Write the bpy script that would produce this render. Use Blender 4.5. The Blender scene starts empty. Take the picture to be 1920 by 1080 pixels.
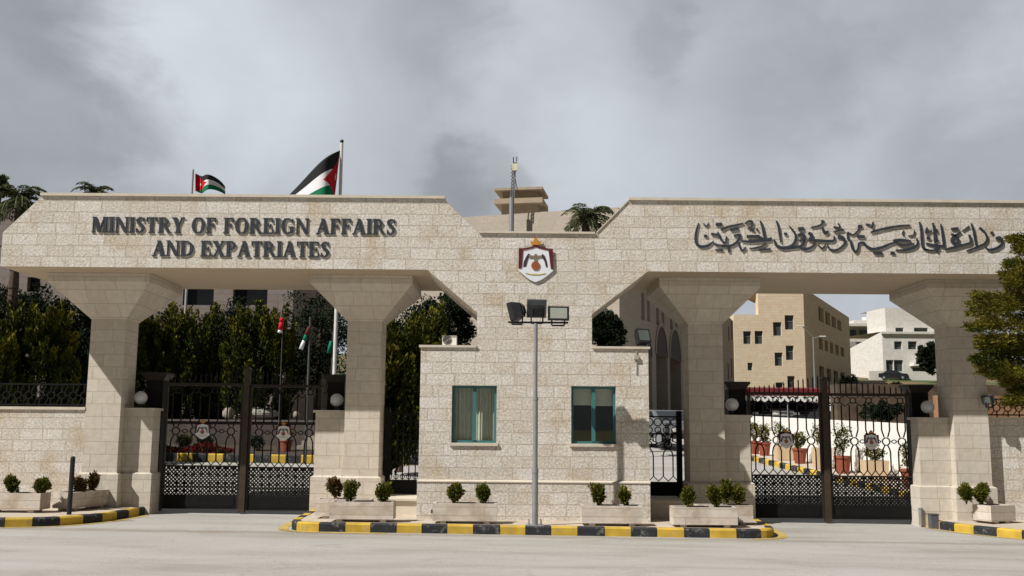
import bpy, math, random
import numpy as np
from mathutils import Vector, Matrix
rnd = random.Random(7)
S = bpy.context.scene
COL = S.collection
# ------------------------------------------------------------------ camera
F, YH, ROLL, CAMH, CY = 1870.0, 265.0, 0.0078, 1.70, -17.7      # focal length (px of a 1920 frame), pitch, roll, eye height, distance
PI = math.pi
PIT = math.atan(YH / F)
cp, sp, cr, sr = math.cos(PIT), math.sin(PIT), math.cos(ROLL), math.sin(ROLL)
cam = bpy.data.cameras.new('camera'); camo = bpy.data.objects.new('camera', cam); COL.objects.link(camo)
cam.sensor_width = 36; cam.lens = F / 1920 * 36; cam.clip_end = 6000; cam.clip_start = .1
ex = Vector((cr, -sr * sp, sr * cp)); ey = Vector((-sr, -cr * sp, cr * cp)); ez = ex.cross(ey)
M3 = Matrix((ex, ey, ez)).transposed()
camo.matrix_world = Matrix.Translation((0, CY, CAMH)) @ M3.to_4x4()
S.camera = camo
def at(px, py, Y):
    u, v = px - 960, 540 - py
    u0, v0 = u * cr - v * sr, u * sr + v * cr
    d = (u0, F * cp - v0 * sp, F * sp + v0 * cp); t = (Y - CY) / d[1]
    return Vector((d[0] * t, Y, CAMH + d[2] * t))
# ------------------------------------------------------------------ world, sun, exposure
SUNV = Vector((1.55, 1.0, -1.95)).normalized()
EL = math.asin(-SUNV.z); AZ = math.atan2(-SUNV.x, -SUNV.y)
S.view_settings.view_transform = 'Standard'; S.view_settings.look = 'None'; S.view_settings.gamma = 1
S.view_settings.exposure = 0.20
SKYS = 0.1
w = bpy.data.worlds.new('World'); S.world = w; w.use_nodes = True
nt = w.node_tree; nt.nodes.clear(); N = nt.nodes.new; L = nt.links.new
def math_node(nt, op, a, b=None, c=None):
    n = nt.nodes.new('ShaderNodeMath'); n.operation = op
    for i, x in enumerate((a, b, c)):
        if x is None: continue
        if isinstance(x, (int, float)): n.inputs[i].default_value = x
        else: nt.links.new(x, n.inputs[i])
    return n.outputs[0]
def mixc(nt, f, a, b, mode='MIX'):
    n = nt.nodes.new('ShaderNodeMix'); n.data_type = 'RGBA'; n.blend_type = mode
    for s, x in ((n.inputs[0], f), (n.inputs[6], a), (n.inputs[7], b)):
        if isinstance(x, (int, float)): s.default_value = x
        elif isinstance(x, tuple): s.default_value = (*x, 1)
        else: nt.links.new(x, s)
    return n.outputs[2]
out = N('ShaderNodeOutputWorld'); bg = N('ShaderNodeBackground'); bg.inputs[1].default_value = SKYS
L(bg.outputs[0], out.inputs[0])
sky = N('ShaderNodeTexSky'); sky.sky_type = 'NISHITA'; sky.sun_disc = False; sky.sun_elevation = EL; sky.sun_rotation = AZ
tc = N('ShaderNodeTexCoord')
def wnoise(scale, detail, rough, vec, dist=0.0):
    n = N('ShaderNodeTexNoise'); n.inputs['Scale'].default_value = scale; n.inputs['Detail'].default_value = detail
    n.inputs['Roughness'].default_value = rough; n.inputs['Distortion'].default_value = dist; L(vec, n.inputs['Vector']); return n
mp = N('ShaderNodeMapping'); L(tc.outputs['Generated'], mp.inputs[0]); mp.inputs['Scale'].default_value = (1, 1, 1.5); mp.inputs['Location'].default_value = (3.1, .4, 1.7)
n1 = wnoise(2.6, 5, .5, mp.outputs[0], .3); n2 = wnoise(7, 7, .58, mp.outputs[0], .25)
wv = N('ShaderNodeVectorMath'); wv.operation = 'MULTIPLY_ADD'; L(n2.outputs['Color'], wv.inputs[0]); wv.inputs[1].default_value = (.15, .15, .15); L(tc.outputs['Generated'], wv.inputs[2])
wo = N('ShaderNodeVectorMath'); wo.operation = 'SUBTRACT'; L(wv.outputs[0], wo.inputs[0]); wo.inputs[1].default_value = (.075, .075, .075)
wn = N('ShaderNodeVectorMath'); wn.operation = 'NORMALIZE'; L(wo.outputs[0], wn.inputs[0])
val = math_node(nt, 'MULTIPLY_ADD', n1.outputs['Fac'], .20, .240)
val = math_node(nt, 'ADD', val, math_node(nt, 'MULTIPLY_ADD', n2.outputs['Fac'], .17, -.085))
def cloud(px, py, deg, amt, soft=1.0):          # a cloud lump in a compass direction of the sky
    global val
    d = (at(px, py, 100.) - Vector((0, CY, CAMH))).normalized()
    dn = N('ShaderNodeVectorMath'); dn.operation = 'DOT_PRODUCT'; L(wn.outputs[0], dn.inputs[0]); dn.inputs[1].default_value = d
    mr = N('ShaderNodeMapRange'); mr.interpolation_type = 'SMOOTHSTEP'; L(dn.outputs['Value'], mr.inputs[0])
    mr.inputs[1].default_value = math.cos(math.radians(deg * (1 + soft * .5))); mr.inputs[2].default_value = math.cos(math.radians(deg * max(.02, 1 - soft)))
    mr.inputs[3].default_value = 0; mr.inputs[4].default_value = amt
    val = math_node(nt, 'ADD', val, mr.outputs[0])
CLOUDS = [(20, 170, 6.8, -.085, .35), (130, 30, 3.6, -.06, .5), (420, 150, 5.5, .085, .9), (330, 40, 4, .05, 1), (600, 120, 4, .03, .8), (880, 385, 3.7, -.055, .22), (830, 350, 2.4, -.02, .3), (1010, 200, 5.5, .075, .7), (1262, 60, 1.6, -.045, .8), (840, 50, 3.5, -.045, .7), (1180, 320, 4.5, .05, 1), (1830, 330, 4.5, -.075, .6), (1480, 150, 3.5, -.04, .7), (1400, 330, 4, -.03, .8), (1700, 90, 5, -.03, .8), (1880, 150, 3, .04, .8), (640, 320, 4, .03, 1)]
for c in CLOUDS: cloud(*c)
sy_ = N('ShaderNodeSeparateXYZ'); L(tc.outputs['Generated'], sy_.inputs[0]); mb_ = N('ShaderNodeMapRange'); mb_.interpolation_type = 'SMOOTHSTEP'; L(sy_.outputs[1], mb_.inputs[0])
for i_, v_ in enumerate((-.05, .6, .17, 1.0)): mb_.inputs[i_ + 1].default_value = v_      # unseen sky behind the camera dimmed, added to deepen the shade
val = math_node(nt, 'MULTIPLY', val, mb_.outputs[0])
vm = N('ShaderNodeCombineColor')
for i, k in enumerate((11.8, 12.5, 13.5)): L(math_node(nt, 'MULTIPLY', val, k), vm.inputs[i])
L(mixc(nt, .96, sky.outputs[0], vm.outputs[0]), bg.inputs[0])
sl = bpy.data.lights.new('sun', 'SUN'); sl.energy = 5.0; sl.angle = math.radians(.53); sl.color = (1, .965, .915)
so = bpy.data.objects.new('sun', sl); COL.objects.link(so); so.rotation_euler = SUNV.to_track_quat('-Z', 'Y').to_euler(); so.location = (-20, -20, 30)
# ------------------------------------------------------------------ materials
MATS = {}
def newmat(name):
    m = bpy.data.materials.new(name); m.use_nodes = True; t = m.node_tree
    b = t.nodes['Principled BSDF']; b.inputs['Specular IOR Level'].default_value = .3
    return m, t, b
def tnoise(t, vec, scale, detail=4, rough=.55):
    n = t.nodes.new('ShaderNodeTexNoise'); n.inputs['Scale'].default_value = scale; n.inputs['Detail'].default_value = detail; n.inputs['Roughness'].default_value = rough
    if vec is not None: t.links.new(vec, n.inputs['Vector'])
    return n
def ramp(t, f, stops):
    r = t.nodes.new('ShaderNodeValToRGB'); t.links.new(f, r.inputs[0]); e = r.color_ramp.elements
    while len(e) < len(stops): e.new(.5)
    for q, (p, c) in zip(e, stops): q.position = p; q.color = (*c, 1) if isinstance(c, tuple) else (c, c, c, 1)
    return r.outputs[0]
def bump(t, b, h, strength, dist, prev=None):
    n = t.nodes.new('ShaderNodeBump'); n.inputs['Strength'].default_value = strength; n.inputs['Distance'].default_value = dist; t.links.new(h, n.inputs['Height'])
    if prev is not None: t.links.new(prev, n.inputs['Normal'])
    t.links.new(n.outputs[0], b.inputs['Normal']); return n.outputs[0]
def plain(name, c, rough=.6, var=.15, scale=6, metal=0, bmp=0, spec=.3):
    if name in MATS: return MATS[name]
    m, t, b = newmat(name); co = t.nodes.new('ShaderNodeTexCoord')
    n = tnoise(t, co.outputs['Object'], scale, 5)
    f = t.nodes.new('ShaderNodeMapRange'); t.links.new(n.outputs['Fac'], f.inputs[0]); f.inputs[1].default_value = .25; f.inputs[2].default_value = .75
    f.inputs[3].default_value = 1 - var; f.inputs[4].default_value = 1 + var
    cc = t.nodes.new('ShaderNodeCombineColor')
    for i in range(3): t.links.new(math_node(t, 'MULTIPLY', f.outputs[0], c[i]), cc.inputs[i])
    t.links.new(cc.outputs[0], b.inputs['Base Color']); b.inputs['Roughness'].default_value = rough; b.inputs['Metallic'].default_value = metal
    b.inputs['Specular IOR Level'].default_value = spec
    if bmp: bump(t, b, tnoise(t, co.outputs['Object'], scale * 4, 6).outputs['Fac'], bmp, .02)
    MATS[name] = m; return m
def stone(name, bw, bh, base, dark, stain, rough_face=True, mortar=.009, mcol=(.37, .30, .215)):
    m, t, b = newmat(name); uv = t.nodes.new('ShaderNodeUVMap'); sx = t.nodes.new('ShaderNodeSeparateXYZ'); t.links.new(uv.outputs[0], sx.inputs[0])
    row = math_node(t, 'FLOOR', math_node(t, 'DIVIDE', sx.outputs[1], bh))
    wn_ = t.nodes.new('ShaderNodeTexWhiteNoise'); wn_.noise_dimensions = '1D'; t.links.new(row, wn_.inputs['W'])
    # courses of different block lengths
    k = math_node(t, 'MULTIPLY_ADD', wn_.outputs['Value'], .55, .72)
    u = math_node(t, 'MULTIPLY_ADD', sx.outputs[0], k, math_node(t, 'MULTIPLY', wn_.outputs['Value'], 7.3))
    cw = t.nodes.new('ShaderNodeCombineXYZ'); t.links.new(sx.outputs[0], cw.inputs[0]); t.links.new(math_node(t, 'MULTIPLY', row, 3.71), cw.inputs[1])
    wob = tnoise(t, cw.outputs[0], 1.3, 1)
    u2 = math_node(t, 'MULTIPLY_ADD', wob.outputs['Fac'], .3 if rough_face else 0.0, u)
    cv = t.nodes.new('ShaderNodeCombineXYZ'); t.links.new(u2, cv.inputs[0]); t.links.new(sx.outputs[1], cv.inputs[1])
    br = t.nodes.new('ShaderNodeTexBrick'); t.links.new(cv.outputs[0], br.inputs['Vector']); br.inputs['Scale'].default_value = 1
    br.inputs['Brick Width'].default_value = bw; br.inputs['Row Height'].default_value = bh; br.inputs['Mortar Size'].default_value = mortar; br.inputs['Mortar Smooth'].default_value = .2
    br.inputs['Color1'].default_value = (0, 0, 0, 1); br.inputs['Color2'].default_value = (1, 1, 1, 1); br.inputs['Mortar'].default_value = (.5, .5, .5, 1); br.offset = .5
    c = mixc(t, br.outputs['Color'], base, dark)
    big = tnoise(t, uv.outputs[0], 1.7, 5, .6)
    c = mixc(t, ramp(t, big.outputs['Fac'], [(.50, 0.), (.68, .8)]), c, stain)
    sp_ = tnoise(t, uv.outputs[0], 26 if rough_face else 9, 4, .65)
    lo, hi = (.72, 1.17) if rough_face else (.93, 1.07)
    c = mixc(t, 1.0, c, ramp(t, sp_.outputs['Fac'], [(.36, lo), (.64, hi)]), 'MULTIPLY')
    rs = tnoise(t, uv.outputs[0], 7, 6, .7)
    c = mixc(t, ramp(t, rs.outputs['Fac'], [(.62, 0.), (.72, .7)]), c, (.36, .24, .12) if rough_face else stain)
    c = mixc(t, math_node(t, 'MULTIPLY', br.outputs['Fac'], .5 if rough_face else .75), c, mcol)
    t.links.new(c, b.inputs['Base Color']); b.inputs['Roughness'].default_value = .85; b.inputs['Specular IOR Level'].default_value = .15
    inv = math_node(t, 'SUBTRACT', 1.0, br.outputs['Fac'])
    n0 = bump(t, b, inv, .55 if rough_face else .35, .010)
    if rough_face:
        blk = tnoise(t, uv.outputs[0], 5, 3, .6)
        h = math_node(t, 'ADD', math_node(t, 'MULTIPLY', tnoise(t, uv.outputs[0], 30, 6, .8).outputs['Fac'], 1.9), blk.outputs['Fac'])
        bump(t, b, h, .7, .012, n0)
    MATS[name] = m; return m
ROUGH = stone('bush_hammered_limestone', .40, .205, (.70, .66, .605), (.61, .555, .475), (.53, .43, .31))
SMOOTH = stone('sawn_limestone', .42, .235, (.575, .525, .45), (.52, .47, .395), (.50, .44, .365), False, .006, (.36, .30, .23))
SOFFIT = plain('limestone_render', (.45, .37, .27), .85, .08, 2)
COPE = plain('coping_stone', (.56, .50, .41), .8, .1, 5)
TROUGH = stone('trough_limestone', 1.7, .14, (.585, .53, .47), (.48, .42, .35), (.33, .25, .18), False, .006)
TANSTONE = stone('golden_limestone', .9, .3, (.68, .57, .43), (.63, .515, .375), (.64, .47, .29), False, .01, (.45, .36, .25))
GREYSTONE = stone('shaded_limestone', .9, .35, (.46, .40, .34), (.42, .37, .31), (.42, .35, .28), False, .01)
WHITESTONE = stone('white_limestone', .9, .3, (.66, .64, .60), (.60, .58, .54), (.55, .52, .47), False, .01)
BROWNSTONE = stone('brown_limestone', .9, .35, (.235, .20, .185), (.21, .18, .165), (.21, .17, .15), False, .01, (.14, .12, .1))
IRON = plain('black_iron', (.008, .0075, .007), .6, .3, 8, 0, 0, .15)
BRONZE = plain('bronze_paint', (.050, .034, .022), .5, .25, 6, 0)
DARKBRONZE = plain('dark_bronze_paint', (.024, .018, .013), .55, .3, 6)
LETTER = plain('dark_grey_metal', (.035, .042, .052), .45, .2, 9)
STEEL = plain('galvanised_steel', (.30, .31, .32), .45, .12, 8, .4)
BLACKPL = plain('black_plastic', (.02, .021, .022), .45, .3, 8)
GLOBE = plain('milky_globe', (.62, .62, .63), .3, .05, 3, 0, 0, .5)
TEAL = plain('teal_frame_paint', (.045, .155, .16), .45, .1, 5)
CURTAIN = plain('beige_curtain', (.80, .76, .62), .9, .1, 3)
BLIND = plain('roller_blind', (.85, .80, .66), .9, .06, 3)
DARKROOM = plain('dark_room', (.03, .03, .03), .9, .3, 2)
WHITEP = plain('white_paint', (.74, .72, .68), .7, .06, 2)
YEL = plain('yellow_kerb_paint', (.60, .37, .025), .6, .22, 9)
BLK = plain('black_kerb_paint', (.022, .024, .028), .6, .35, 9)
def worn_paint(name, c, under, lim):
    m, t, b = newmat(name); co = t.nodes.new('ShaderNodeTexCoord'); n = tnoise(t, co.outputs['Object'], 9, 8, .72); g = tnoise(t, co.outputs['Object'], 3, 4)
    k = mixc(t, 1.0, c, ramp(t, g.outputs['Fac'], [(.3, .72), (.7, 1.2)]), 'MULTIPLY')
    k = mixc(t, ramp(t, n.outputs['Fac'], [(lim, 0.), (lim + .07, .85)]), k, under); t.links.new(k, b.inputs['Base Color']); b.inputs['Roughness'].default_value = .75; bump(t, b, n.outputs['Fac'], .3, .01); return m
YEL = worn_paint('yellow_kerb_paint_worn', (.53, .35, .045), (.34, .28, .18), .57); BLK = worn_paint('black_kerb_paint_worn', (.024, .026, .030), (.15, .145, .135), .55)
YLINE = plain('faded_yellow_paint', (.46, .34, .10), .8, .3, 7)
PAVE = stone('pavement_slab', .5, .5, (.50, .43, .35), (.46, .40, .33), (.42, .35, .27), False, .006)
SOIL = plain('soil', (.055, .040, .028), .95, .4, 5, 0, .5)
REDCL = plain('red_canvas', (.15, .016, .018), .8, .15, 5)
TERRA = plain('terracotta', (.24, .065, .035), .8, .2, 6)
BEIGEPOT = plain('beige_pot', (.56, .42, .27), .8, .12, 6)
GOLD = plain('gold_paint', (.50, .22, .03), .5, .35, 14)
MAROON = plain('maroon_enamel', (.10, .015, .018), .5, .2, 9)
ENAMEL = plain('white_enamel', (.72, .74, .78), .4, .05, 5)
BARK = plain('bark', (.085, .06, .042), .95, .35, 9, 0, .6)
CARG = plain('car_glass', (.015, .018, .02), .08, .1, 3, 0, 0, .6)
WINGL = plain('window_glass', (.06, .07, .07), .1, .4, 1.2, 0, 0, .6)
LENS = plain('floodlight_glass', (.34, .36, .31), .15, .1, 4, 0, 0, .6)
def pane_mat():
    m, t, b = newmat('clear_pane'); t.nodes.remove(b); o = t.nodes['Material Output']
    tr = t.nodes.new('ShaderNodeBsdfTransparent'); tr.inputs[0].default_value = (.90, .93, .92, 1); gl = t.nodes.new('ShaderNodeBsdfGlossy'); gl.inputs['Roughness'].default_value = .02
    mx = t.nodes.new('ShaderNodeMixShader')
    mx.inputs[0].default_value = .09; t.links.new(tr.outputs[0], mx.inputs[1]); t.links.new(gl.outputs[0], mx.inputs[2]); t.links.new(mx.outputs[0], o.inputs[0]); return m
PANE = pane_mat()
def road_mat():
    m, t, b = newmat('worn_concrete_road'); co = t.nodes.new('ShaderNodeTexCoord')
    ms = t.nodes.new('ShaderNodeMapping'); t.links.new(co.outputs['Object'], ms.inputs[0]); ms.inputs['Scale'].default_value = (.22, .9, 1)
    a = tnoise(t, ms.outputs[0], 1.6, 6, .6); g = tnoise(t, co.outputs['Object'], 60, 3, .7); p = tnoise(t, co.outputs['Object'], .9, 6, .65)
    c = ramp(t, a.outputs['Fac'], [(.30, (.30, .275, .24)), (.48, (.37, .353, .325)), (.68, (.42, .407, .382))])
    c = mixc(t, ramp(t, p.outputs['Fac'], [(.6, 0.), (.75, .45)]), c, (.24, .205, .16))
    ms2 = t.nodes.new('ShaderNodeMapping'); t.links.new(co.outputs['Object'], ms2.inputs[0]); ms2.inputs['Scale'].default_value = (.35, 3.2, 1)
    st = tnoise(t, ms2.outputs[0], 2.2, 5, .65)
    c = mixc(t, ramp(t, st.outputs['Fac'], [(.66, 0.), (.76, .5)]), c, (.19, .165, .135))
    wd_ = tnoise(t, co.outputs['Object'], 2.2, 5, .6); wv2 = t.nodes.new('ShaderNodeVectorMath'); wv2.operation = 'MULTIPLY_ADD'; t.links.new(wd_.outputs['Color'], wv2.inputs[0]); wv2.inputs[1].default_value = (.5, .5, 0); t.links.new(co.outputs['Object'], wv2.inputs[2])
    vo = t.nodes.new('ShaderNodeTexVoronoi'); vo.feature = 'DISTANCE_TO_EDGE'; vo.inputs['Scale'].default_value = .42; t.links.new(wv2.outputs[0], vo.inputs['Vector'])
    ck = math_node(t, 'MULTIPLY', ramp(t, vo.outputs['Distance'], [(.004, 1.), (.012, 0.)]), ramp(t, p.outputs['Fac'], [(.52, 0.), (.64, .22)]))
    c = mixc(t, ck, c, (.12, .105, .085))
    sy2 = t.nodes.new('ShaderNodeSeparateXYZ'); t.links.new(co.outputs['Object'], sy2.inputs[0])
    dirt_shade = math_node(t, 'ABSOLUTE', math_node(t, 'SUBTRACT', sy2.outputs[1], math_node(t, 'MULTIPLY_ADD', wd_.outputs['Fac'], .5, 3.35)))     # kerb-side dirt, with the kerb's thin shadow painted into the road colour
    c = mixc(t, ramp(t, dirt_shade, [(0., .65), (.28, 0.)]), c, (.235, .20, .155))
    sp2 = tnoise(t, co.outputs['Object'], 5.5, 3, .5); c = mixc(t, ramp(t, sp2.outputs['Fac'], [(.70, 0.), (.76, .5)]), c, (.16, .14, .115))
    c = mixc(t, 1.0, c, ramp(t, g.outputs['Fac'], [(.3, .72), (.7, 1.2)]), 'MULTIPLY')
    t.links.new(c, b.inputs['Base Color']); b.inputs['Roughness'].default_value = .9; bump(t, b, g.outputs['Fac'], .35, .01); return m
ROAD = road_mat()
def ground_mat():
    m, t, b = newmat('dry_hillside'); co = t.nodes.new('ShaderNodeTexCoord')
    a = tnoise(t, co.outputs['Object'], .09, 6, .6); g = tnoise(t, co.outputs['Object'], 2.5, 5, .7)
    c = ramp(t, a.outputs['Fac'], [(.40, (.20, .115, .065)), (.5, (.14, .11, .055)), (.56, (.05, .085, .022)), (.7, (.06, .10, .03))])
    c = mixc(t, 1.0, c, ramp(t, g.outputs['Fac'], [(.3, .6), (.7, 1.3)]), 'MULTIPLY')
    t.links.new(c, b.inputs['Base Color']); b.inputs['Roughness'].default_value = .95; return m
GROUND = ground_mat()
def leaf(name, stops, scale=1.2, tip=False, rw=.55):
    m, t, b = newmat(name); g = t.nodes.new('ShaderNodeNewGeometry'); co = t.nodes.new('ShaderNodeTexCoord')
    n = tnoise(t, co.outputs['Object'], scale, 4)
    f = math_node(t, 'ADD', math_node(t, 'MULTIPLY', g.outputs['Random Per Island'], rw), math_node(t, 'MULTIPLY_ADD', n.outputs['Fac'], 1.5, -.245 - rw / 2))
    if tip:
        at_ = t.nodes.new('ShaderNodeAttribute'); at_.attribute_name = 'tip'
        f = math_node(t, 'ADD', math_node(t, 'MULTIPLY', f, .5), math_node(t, 'MULTIPLY', at_.outputs['Fac'], .55))
    t.links.new(ramp(t, f, stops), b.inputs['Base Color']); b.inputs['Roughness'].default_value = .75; b.inputs['Specular IOR Level'].default_value = .06
    return m
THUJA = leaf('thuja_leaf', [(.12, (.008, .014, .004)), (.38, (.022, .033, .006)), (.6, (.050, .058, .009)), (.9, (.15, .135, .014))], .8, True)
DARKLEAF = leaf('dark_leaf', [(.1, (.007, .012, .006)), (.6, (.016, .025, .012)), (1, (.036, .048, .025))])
CYPRESS = leaf('cypress_leaf', [(.05, (.010, .016, .004)), (.38, (.045, .055, .009)), (.6, (.13, .11, .014)), (.95, (.17, .14, .020))], 1.9, False, .28)
BUSH = leaf('shrub_leaf', [(.1, (.035, .045, .007)), (.5, (.085, .095, .014)), (.8, (.15, .125, .022)), (1, (.20, .12, .035))], 7)
REDBUSH = leaf('red_shrub_leaf', [(.1, (.035, .03, .01)), (.5, (.09, .065, .02)), (1, (.16, .055, .03))], 7)
PALM = leaf('palm_leaf', [(.1, (.025, .035, .015)), (.6, (.07, .085, .035)), (1, (.15, .15, .075))], 1)
FLOWER = leaf('red_flower', [(.1, (.02, .025, .01)), (.45, (.03, .03, .012)), (.6, (.10, .006, .008)), (1, (.17, .012, .016))], 2)
def flag_mat():
    m, t, b = newmat('flag_cloth'); uv = t.nodes.new('ShaderNodeUVMap'); s = t.nodes.new('ShaderNodeSeparateXYZ'); t.links.new(uv.outputs[0], s.inputs[0]); u, v = s.outputs[0], s.outputs[1]
    c = mixc(t, math_node(t, 'GREATER_THAN', v, .333), (.0, .16, .07), (.75, .75, .78)); c = mixc(t, math_node(t, 'GREATER_THAN', v, .667), c, (.012, .012, .014))
    tri = math_node(t, 'LESS_THAN', u, math_node(t, 'MULTIPLY', math_node(t, 'SUBTRACT', .5, math_node(t, 'ABSOLUTE', math_node(t, 'SUBTRACT', v, .5))), 1.0))
    c = mixc(t, tri, c, (.50, .008, .018))
    du = math_node(t, 'MULTIPLY', math_node(t, 'SUBTRACT', u, .17), 2.0); dv = math_node(t, 'SUBTRACT', v, .5)
    an = math_node(t, 'MULTIPLY', math_node(t, 'ARCTAN2', dv, du), 7); rr = math_node(t, 'SQRT', math_node(t, 'ADD', math_node(t, 'POWER', du, 2), math_node(t, 'POWER', dv, 2)))
    star = math_node(t, 'LESS_THAN', rr, math_node(t, 'MULTIPLY_ADD', math_node(t, 'COSINE', an), .026, .055))
    c = mixc(t, star, c, (.75, .75, .78)); t.links.new(c, b.inputs['Base Color']); b.inputs['Roughness'].default_value = .8; return m
FLAG = flag_mat()
# ------------------------------------------------------------------ builders
WL = {}                                             # world location of every parent
def tag(o, label=None, cat=None, group=None, kind=None):
    if label: o['label'] = label
    if cat: o['category'] = cat
    if group: o['group'] = group
    if kind: o['kind'] = kind
    return o
def thing(name, loc, label, cat, group=None, rz=0):
    o = bpy.data.objects.new(name, None); COL.objects.link(o); o.location = loc; o.rotation_euler = (0, 0, rz); o.empty_display_size = .1
    WL[o.name] = Vector(loc); return tag(o, label, cat, group)
class MB:
    def __init__(s): s.v = []; s.f = []; s.mi = []; s.uv = {}
    def add(s, vs, fs, mi=0):
        b = len(s.v); s.v += [tuple(p) for p in vs]
        for f in fs: s.f.append([b + i for i in f]); s.mi.append(mi)
        return s
    def box(s, x0, x1, y0, y1, z0, z1, mi=0):
        return s.add([(x, y, z) for z in (z0, z1) for y in (y0, y1) for x in (x0, x1)], [(0, 2, 3, 1), (4, 5, 7, 6), (0, 1, 5, 4), (2, 6, 7, 3), (0, 4, 6, 2), (1, 3, 7, 5)], mi)
    def obox(s, c, ux, uy, hx, hy, z0, z1, mi=0):   # oriented box
        vs = []
        for z in (z0, z1):
            for a, b in ((-1, -1), (1, -1), (1, 1), (-1, 1)): vs.append((c[0] + ux[0] * a * hx + uy[0] * b * hy, c[1] + ux[1] * a * hx + uy[1] * b * hy, z))
        return s.add(vs, [(3, 2, 1, 0), (4, 5, 6, 7), (0, 1, 5, 4), (1, 2, 6, 5), (2, 3, 7, 6), (3, 0, 4, 7)], mi)
    def prism(s, poly, y0, y1, mi=0):               # polygon in x,z, counter-clockwise as seen from the street (-y)
        n = len(poly); a = sum(poly[i][0] * poly[(i + 1) % n][1] - poly[(i + 1) % n][0] * poly[i][1] for i in range(n))
        if a < 0: poly = poly[::-1]
        vs = [(x, y0, z) for x, z in poly] + [(x, y1, z) for x, z in poly]
        return s.add(vs, [tuple(range(n)), tuple(range(2 * n - 1, n - 1, -1))] + [(i, i + n, (i + 1) % n + n, (i + 1) % n) for i in range(n)], mi)
    def loft(s, rings, mi=0, cap=True):
        n = len(rings[0]); vs = [p for r in rings for p in r]; fs = []
        for k in range(len(rings) - 1):
            for i in range(n): fs.append((k * n + i, k * n + (i + 1) % n, (k + 1) * n + (i + 1) % n, (k + 1) * n + i))
        if cap: fs += [tuple(range(n - 1, -1, -1)), tuple((len(rings) - 1) * n + i for i in range(n))]
        return s.add(vs, fs, mi)
    def rect_loft(s, rs, mi=0):                     # (x0,x1,y0,y1,z) rings
        return s.loft([[(a, c, z), (b, c, z), (b, d, z), (a, d, z)] for a, b, c, d, z in rs], mi)
    def tube(s, p0, p1, r0, r1=None, n=8, mi=0):
        r1 = r0 if r1 is None else r1; p0, p1 = Vector(p0), Vector(p1); d = (p1 - p0).normalized(); a = d.orthogonal().normalized(); b = d.cross(a)
        return s.loft([[p + (a * math.cos(2 * PI * i / n) + b * math.sin(2 * PI * i / n)) * r for i in range(n)] for p, r in ((p0, r0), (p1, r1))], mi)
    def bar(s, a, b, t, y, d=None, mi=0):            # flat iron bar in the plane y, from a to b (x,z)
        d = d or t; ax, az = a; bx, bz = b; l = math.hypot(bx - ax, bz - az) or 1; nx, nz = -(bz - az) / l * t / 2, (bx - ax) / l * t / 2
        return s.prism([(ax + nx, az + nz), (ax - nx, az - nz), (bx - nx, bz - nz), (bx + nx, bz + nz)], y - d / 2, y + d / 2, mi)
    def ring(s, c, r, t, y, n=8, rot=0, mi=0, sx=1):
        ps = [(c[0] + sx * r * math.cos(2 * PI * (i + .5) / n + rot), c[1] + r * math.sin(2 * PI * (i + .5) / n + rot)) for i in range(n)]
        for i in range(n): s.bar(ps[i], ps[(i + 1) % n], t, y, t * .9, mi)
        return s
    def sphere(s, c, r, n=16, m=10, mi=0, sz=1):
        rings = [[(c[0] + r * math.sin(PI * k / m) * math.cos(2 * PI * i / n), c[1] + r * math.sin(PI * k / m) * math.sin(2 * PI * i / n), c[2] - r * sz * math.cos(PI * k / m)) for i in range(n)] for k in range(1, m)]
        return s.loft(rings, mi)
    def ribbon(s, pts, y0, y1, sub=5, mi=0):         # a pen stroke (x, z, width) standing off the wall
        P = [Vector(p) for p in pts]; q = []
        if len(P) == 2 or sub <= 1: q = P
        else:
            for i in range(len(P) - 1):
                a, b, c, d = P[max(i - 1, 0)], P[i], P[i + 1], P[min(i + 2, len(P) - 1)]
                for k in range(sub):
                    t = k / sub; q.append(.5 * ((2 * b) + (c - a) * t + (2 * a - 5 * b + 4 * c - d) * t * t + (3 * b - a - 3 * c + d) * t ** 3))
            q.append(P[-1])
        vs = []; n = len(q)
        for i, p in enumerate(q):
            d = q[min(i + 1, n - 1)] - q[max(i - 1, 0)]; l = math.hypot(d.x, d.y) or 1; nx, nz = -d.y / l * p.z / 2, d.x / l * p.z / 2
            for y in (y0, y1): vs += [(p.x + nx, y, p.y + nz), (p.x - nx, y, p.y - nz)]
        fs = []
        for i in range(n - 1):
            a, b = 4 * i, 4 * i + 4; fs += [(a, a + 1, b + 1, b), (a + 2, b + 2, b + 3, a + 3), (a, b, b + 2, a + 2), (a + 1, a + 3, b + 3, b + 1)]
        fs += [(0, 2, 3, 1), (4 * n - 4, 4 * n - 3, 4 * n - 1, 4 * n - 2)]
        return s.add(vs, fs, mi)
    def build(s, name, mats, parent=None, smooth=False):
        mats = mats if isinstance(mats, (list, tuple)) else [mats]
        off = WL[parent.name] if parent is not None else Vector((0, 0, 0))
        me = bpy.data.meshes.new(name)
        if parent is None and s.v:                   # a single-mesh thing: origin at its base
            a = np.array(s.v); off = Vector(((a[:, 0].min() + a[:, 0].max()) / 2, (a[:, 1].min() + a[:, 1].max()) / 2, a[:, 2].min()))
        me.from_pydata([(x - off.x, y - off.y, z - off.z) for x, y, z in s.v], [], s.f)
        for m in mats: me.materials.append(m)
        me.polygons.foreach_set('material_index', s.mi)
        ul = me.uv_layers.new(name='UVMap').data
        for p, f in zip(me.polygons, s.f):
            nn = p.normal; t = Vector((1, 0, 0)) if abs(nn.z) > .95 else Vector((-nn.y, nn.x, 0)).normalized()
            for li, vi in zip(p.loop_indices, f):
                x, y, z = s.v[vi]
                ul[li].uv = (x, y) if abs(nn.z) > .95 else (x * t.x + y * t.y + (3.17 if abs(nn.x) > .7 else 0), z)
        if smooth: me.polygons.foreach_set('use_smooth', [True] * len(me.polygons))
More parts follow.
